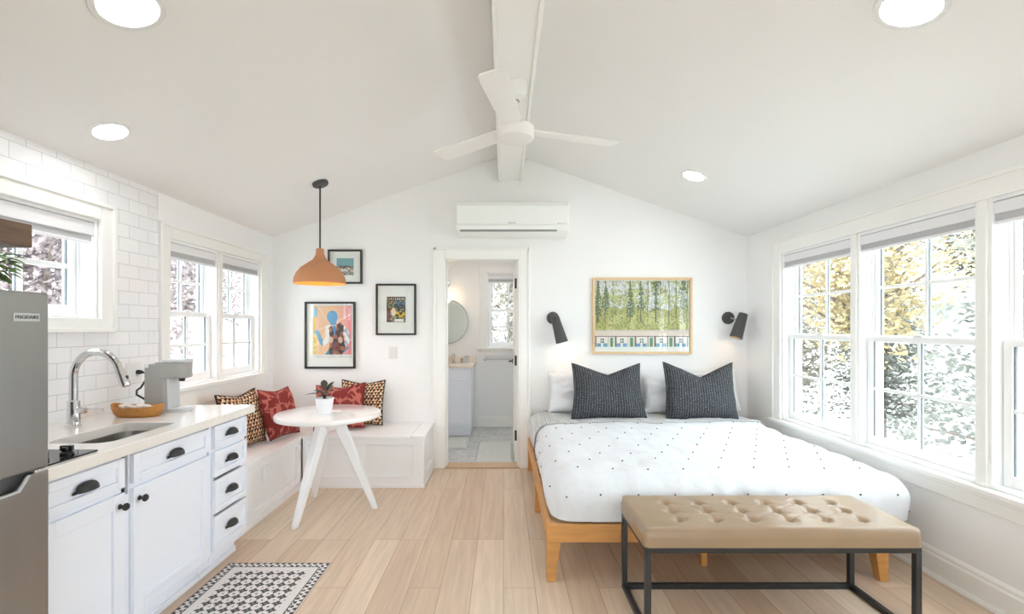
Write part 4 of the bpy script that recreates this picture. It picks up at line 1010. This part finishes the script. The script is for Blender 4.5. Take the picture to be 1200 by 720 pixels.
# wall lamps over the bed
def sconce(label, plate, top, bot, watt):
    t = thing('wall_sconce', label, 'wall lamp', (plate[0], YB, plate[1]), group='matt black wall lamps over the bed')
    b = B(); b.lathe([(.060, -.001), (.060, -.012), (.056, -.018), (.012, -.020), (.012, -.026)], (plate[0], YB, plate[1]), 32, 'Y'); b.done('wall_plate', 'blackm', t)
    A, Z = Vector(top), Vector(bot); ax = (Z-A).normalized(); hinge = A+ax*.075
    b = B(); b.tube([(plate[0], YB-.018, plate[1]), (plate[0], YB-.05, plate[1]), tuple(hinge)], .007, 10); b.done('arm', 'nickel', t)
    q = Vector((0, 0, 1)).rotation_difference(ax).to_matrix(); L = (Z-A).length
    b = B(); b.lathe([(.036, 0), (.040, .003), (.058, L), (.055, L), (.037, .012), (.003, .010)], tuple(A), 40, mat3=q); b.done('lamp_shade', 'blackm', t, smooth=50)
    b = B(); c = A+ax*(L-.085); b.lathe([(.012, -.04), (.022, -.01), (.026, .02), (.018, .045), (.003, .052)], tuple(c), 20, mat3=q); b.done('bulb', 'bulb', t)
    sl = bpy.data.lights.new('sconce_lamp', 'POINT'); sl.energy = watt; sl.color = (1, .76, .5); sl.shadow_soft_size = .02
    so = bpy.data.objects.new('sconce_lamp_light', sl); C.objects.link(so); so.parent = t; so.location = A+ax*(L-.02)-Vector((plate[0], YB, plate[1]))
    return t
sconce('matt black cone wall lamp between the door and the oak-framed picture', (.478, 1.452), (.485, 4.575, 1.462), (.553, 4.565, 1.218), .35)
sconce('matt black cone wall lamp in the corner beside the right window', (2.175, 1.452), (2.262, 4.56, 1.492), (2.187, 4.555, 1.262), .15)

# ------------------------------------------------------------------ leather bench at the foot of the bed
ox0, ox1, oy0, oy1 = .618, 1.822, 2.105, 2.535
t = thing('leather_bench', 'tan button-tufted leather bench with black steel frame at the bed foot', 'bench', ((ox0+ox1)/2, (oy0+oy1)/2, 0))
btn = [(ox0+.185+.167*i, oy0+.105+.11*j) for i in range(6) for j in range(3)]
segs = []
for i in range(6):
    for j in range(3):
        x, y = ox0+.185+.167*i, oy0+.105+.11*j
        if j < 2: segs.append(((x, y), (x, y+.11)))
        if j < 2 and i < 5: segs.append(((x, y), (x+.0835, y+.055))); segs.append(((x+.0835, y+.055), (x+.167, y+.11)))
        if j < 2 and i < 5: segs.append(((x+.167, y), (x+.0835, y+.055))); segs.append(((x+.0835, y+.055), (x, y+.11)))
def dseg(p, s_):
    (ax_, ay_), (bx_, by_) = s_; dx, dy = bx_-ax_, by_-ay_; k = max(0, min(1, ((p[0]-ax_)*dx+(p[1]-ay_)*dy)/(dx*dx+dy*dy))); return hypot(p[0]-ax_-k*dx, p[1]-ay_-k*dy)
def tuft(x, y, o, z):
    if o > .02: return .002*nz(x*9, y*9)
    d = min(hypot(x-p[0], y-p[1]) for p in btn); s_ = min(dseg((x, y), q) for q in segs)
    return .012-.024*exp(-(d/.022)**2)-.005*exp(-(s_/.009)**2)*min(1, .25+d*0+exp(-(d/.05)**2))+.003*nz(x*8, y*8)
b = B(); drape(b, ox0-.006, ox1+.006, oy0-.006, oy1+.006, .472, .402, .026, 170, 64, tuft, (1, 1, 1, 1), m=7); b.done('seat', 'leather', t, smooth=80)
for p in btn:
    b = B(); b.lathe([(.012, 0), (.0105, .006), (.006, .009), (.001, .010)], (p[0], p[1], .4615), 14); b.done('button', 'button', t)
w = .026
for x in (ox0, ox1-w):
    for y in (oy0, oy1-w):
        b = B(); b.box(x, x+w, y, y+w, 0, .402-w); b.done('leg', 'frame_s', t, bev=.002)
b = B()
for z in (.402-w,):
    b.box(ox0, ox1, oy0, oy0+w, z, z+w); b.box(ox0, ox1, oy1-w, oy1, z, z+w); b.box(ox0, ox0+w, oy0+w, oy1-w, z, z+w); b.box(ox1-w, ox1, oy0+w, oy1-w, z, z+w)
b.done('seat_rail', 'frame_s', t, bev=.002)
b = B(); b.box(ox0+w, ox1-w, oy1-w, oy1, .0, w); b.done('stretcher', 'frame_s', t, bev=.002)
for x in (ox0, ox1-w):
    b = B(); b.box(x, x+w, oy0+w, oy1-w, .0, w); b.done('stretcher', 'frame_s', t, bev=.002)

# ------------------------------------------------------------------ kitchen rug
rx0, rx1, ry0, ry1 = -1.575, -.995, 1.80, 2.785
def col_rug(u, v):
    x, y = u*(rx1-rx0), v*(ry1-ry0); ww, hh = rx1-rx0, ry1-ry0
    e = min(x, ww-x, y, hh-y); K, Wt = (66, 64, 66), (226, 222, 220)
    if e < .006: return K
    if e < .046:
        s_ = (y if min(x, ww-x) < min(y, hh-y) else x)
        if .040 < e: return K if int(s_/.012) % 2 else Wt
        k = int(s_/.018) % 2; return K if (e < .022 and k) or (.026 < e < .040 and not k) else Wt
    if e < .052: return K
    if e < .088: return Wt
    X, Y = x-.088, y-.088; px, py = .0575, .0575
    r = int(Y/py); fx_ = (X/px) % 1-.5; fy_ = (Y/py) % 1-.5
    d = hypot(fx_, fy_); a = math.atan2(fy_, fx_)
    if d < .34+.09*cos(4*a): return K if d > .08 else (150, 146, 146)
    f2x, f2y = abs(fx_)-.5, abs(fy_)-.5
    return K if abs(f2x)+abs(f2y) < .12 else Wt
b = B()
b.grid(lambda u, v: (rx0+(rx1-rx0)*u, ry0+(ry1-ry0)*v, .004), 116, 197, col=col_rug)
b.box(rx0, rx1, ry0, ry1, .0, .0038)
tag(b.done('kitchen_rug', 'rugm', smooth=0), 'black and white tile-pattern rug on the floor by the sink cabinet', 'rug')

# ------------------------------------------------------------------ ceiling fan
cx_, cy_ = .07, 2.83
t = thing('ceiling_fan', 'white three-blade ceiling fan hanging from the ridge beam', 'ceiling fan', (cx_, cy_, 2.785))
b = B(); b.lathe([(.07, 2.785), (.072, 2.775), (.07, 2.74), (.058, 2.705), (.036, 2.69), (.022, 2.688)], (cx_, cy_, 0), 40); b.done('canopy', 'fan', t)
b = B(); b.lathe([(.014, 2.70), (.014, 2.55)], (cx_, cy_, 0), 20); dr_ = b.done('downrod', 'fan', t)
b = B(); b.lathe([(.0225, 2.688), (.0225, 2.68)], (cx_, cy_, 0), 20); b.done('collar', 'nickel', dr_)
b = B(); b.lathe([(.022, 2.565), (.03, 2.548), (.095, 2.54), (.107, 2.53), (.108, 2.47), (.103, 2.461), (.09, 2.458), (.003, 2.457)], (cx_, cy_, 0), 56); b.done('motor_housing', 'fan', t)
for deg in (-101, 19, 139):
    a = R(deg); d = Vector((cos(a), sin(a), 0)); n_ = Vector((-sin(a), cos(a), 0)); loops = []
    b = B(); pitch = R(9); sec = []
    up_ = n_*cos(pitch)+Vector((0, 0, 1))*sin(pitch); tn = Vector((0, 0, 1))*cos(pitch)-n_*sin(pitch)
    def pt(r, s_, h): return tuple(Vector((cx_, cy_, 2.515))+d*r+up_*s_+tn*h)
    out = [(.09, -.05), (.16, -.056), (.35, -.062), (.60, -.068), (.645, -.066), (.662, -.052), (.666, 0), (.662, .052), (.645, .066), (.60, .068), (.35, .062), (.16, .056), (.09, .05)]
    b.loft([[pt(r, s_, -.0045) for r, s_ in out], [pt(r, s_, .0045) for r, s_ in out]]); b.done('blade', 'fan', t, bev=.002)

# ------------------------------------------------------------------ recessed ceiling lights
def downlight(label, x, y, r):
    a = -atan(SL) if x < XM else atan(SL)
    t = thing('recessed_light', label, 'ceiling light', (x, y, cz(x)), (0, a, 0), 'recessed ceiling lights')
    b = B(); b.lathe([(r, 0), (r, -.004), (r*.98, -.007), (r*.80, -.006), (r*.765, .004), (r*.765, .012)], (0, 0, 0), 48, close0=False, close1=False); b.done('trim_ring', 'plastic_w', t, local=True)
    b = B(); b.lathe([(r*.77, -.003), (.002, -.003)], (0, 0, 0), 48, close0=False, close1=True); b.done('diffuser', 'led', t, local=True)
for lab, x, y, r in (('large round recessed light at the top left corner of the picture', -1.379, 1.777, .122), ('small round recessed light over the counter by the tiled wall', -1.953, 2.402, .09), ('round recessed light above the window side of the bed', 1.485, 3.777, .10), ('large round recessed light at the top right corner of the picture', 1.50, 1.78, .118)):
    downlight(lab, x, y, r)

# ------------------------------------------------------------------ outside
GZ = -3.0
b = B(); b.box(-45, 45, -40, 60, GZ-.2, GZ); struct(b.done('ground', 'grass'))
def tree(name, label, group, x, y, h, cr, n, lmat, lsize, seed, trunk=.16, shape='round', z0=GZ, f0=.28):
    rnd = random.Random(seed); t = thing(name, label, 'tree', (x, y, z0), group=group)
    b = B(); b.tube([(x+.15*rnd.uniform(-1, 1)*k/5, y+.15*rnd.uniform(-1, 1)*k/5, z0+h*.93*k/5) for k in range(6)], [trunk*(1-.8*k/5) for k in range(6)], 10); b.done('trunk', 'bark', t)
    b = B(); tips = []
    nb = 26
    for k in range(nb):
        f = f0+(.98-f0)*k/nb; z = z0+h*f; a = k*2.4+rnd.uniform(-.3, .3)
        ln = cr*(sin(pi*min(1, (f-f0+.1)/(1.1-f0)))**.6 if shape == 'round' else (1.05-f)*1.25)*rnd.uniform(.8, 1.1)
        rise = ln*(.45 if shape == 'round' else -.1)
        p = [Vector((x, y, z-.3)), Vector((x+cos(a)*ln*.5, y+sin(a)*ln*.5, z-.2+rise*.6)), Vector((x+cos(a)*ln, y+sin(a)*ln, z+rise))]
        b.tube(p, [trunk*.3, trunk*.18, trunk*.05], 6)
        for q in range(5): tips.append((p[0].lerp(p[1], q/4) if q < 3 else p[1].lerp(p[2], (q-2)/2), ln))
        tips.append((p[2], ln)); tips.append((p[1], ln))
    b.done('branches', 'bark', t)
    b = B()
    for k in range(n):
        c, ln = tips[rnd.randrange(len(tips))]; s_ = .16+.30*ln
        q = Vector((c.x+rnd.gauss(0, s_*.6), c.y+rnd.gauss(0, s_*.6), c.z+rnd.gauss(0, s_*.45)))
        u_ = Vector((rnd.gauss(0, 1), rnd.gauss(0, 1), rnd.gauss(0, 1))).normalized(); v_ = u_.orthogonal().normalized(); l_ = lsize*rnd.uniform(.6, 1.3)
        vs = [b.bm.verts.new(q+u_*l_*i+v_*l_*.55*j) for i, j in ((-1, 0), (0, -1), (1, 0), (0, 1))]; b.bm.faces.new(vs)
    b.done('foliage', lmat, t, smooth=0)
GT = 'trees outside the right windows'
tree('autumn_tree', 'yellow-leaved autumn tree with high branches outside the far bed-side window', GT, 8.6, 11.6, 8.6, 2.7, 12000, 'leafy', .085, 1, f0=.5)
tree('evergreen_tree', 'short grey-green evergreen in front of the white neighbouring house', GT, 11.4, 14.6, 7.2, 1.6, 11000, 'leafe', .07, 2, shape='cone')
tree('pine_tree', 'tall pine with high grey branches over the middle right window', GT, 12.6, 12.6, 11.5, 2.6, 14000, 'leafe', .085, 9, f0=.52)
tree('autumn_tree', 'beige-leaved tree low in the far bed-side window', GT, 10.2, 17.6, 8.0, 2.5, 13000, 'leafb', .10, 3)
tree('evergreen_tree', 'tall evergreen outside the window at the right picture edge', GT, 8.6, 7.4, 9.0, 1.8, 13000, 'leafe', .07, 4, shape='cone')
GL = 'trees outside the left windows'
tree('plum_tree', 'purple-leaved tree outside the window above the sink', GL, -7.6, 8.0, 6.8, 2.2, 16000, 'leafp', .055, 6)
tree('plum_tree', 'reddish purple tree outside the left bench window', GL, -15.2, 23.5, 9.0, 3.2, 12000, 'leafp', .10, 7)
tree('autumn_tree', 'pale leafy tree outside the bathroom window', None, .2, 14.0, 8.2, 3.0, 10000, 'leafb', .08, 8)
def house(label, x0, x1, y0, y1, ze, zr, ridge, wins):
    t = thing('neighbour_house', label, 'house', ((x0+x1)/2, (y0+y1)/2, GZ))
    b = B(); b.box(x0, x1, y0, y1, GZ, ze)
    if ridge == 'Y': b.prism([(x0, ze), (x1, ze), ((x0+x1)/2, zr)], y0, y1)
    else: b.prism([(y0, ze), (y1, ze), ((y0+y1)/2, zr)], x0, x1, 'X')
    b.done('walls', 'siding', t)
    b = B(); e = .35
    if ridge == 'Y':
        m_ = (x0+x1)/2; k = (zr-ze)/(m_-x0)
        b.prism([(x0-e, ze-e*k+.02), (m_, zr+.02), (x1+e, ze-e*k+.02), (x1+e, ze-e*k+.18), (m_, zr+.2), (x0-e, ze-e*k+.18)], y0-e, y1+e)
    else:
        m_ = (y0+y1)/2; k = (zr-ze)/(m_-y0)
        b.prism([(y0-e, ze-e*k+.02), (m_, zr+.02), (y1+e, ze-e*k+.02), (y1+e, ze-e*k+.18), (m_, zr+.2), (y0-e, ze-e*k+.18)], x0-e, x1+e, 'X')
    b.done('roof', 'roofing', t)
    for (fx_, ya, yb, za, zb) in wins:
        b = B(); b.box(fx_-.04, fx_+.04, ya, yb, za, zb); b.done('window', 'hwin', t)
house('pale neighbouring house with a light roof outside the left bench window', -14, -8.4, 11.2, 19, .1, 1.5, 'Y', [(-8.4, 12.6, 13.4, -1.6, -.5), (-8.4, 15.2, 16.0, -1.6, -.5)])
house('white neighbouring house beyond the trees outside the right windows', 14.2, 20, 15, 20.5, 2.3, 4.0, 'Y', [(14.2, 18.6, 19.4, .4, 1.6), (14.2, 18.6, 19.4, -2.2, -.9)])
house('white house with a pale roof outside the bathroom window', -3, 4.5, 19, 26, .2, 2.2, 'X', [(-3, 21, 22, -1.5, -.3)])
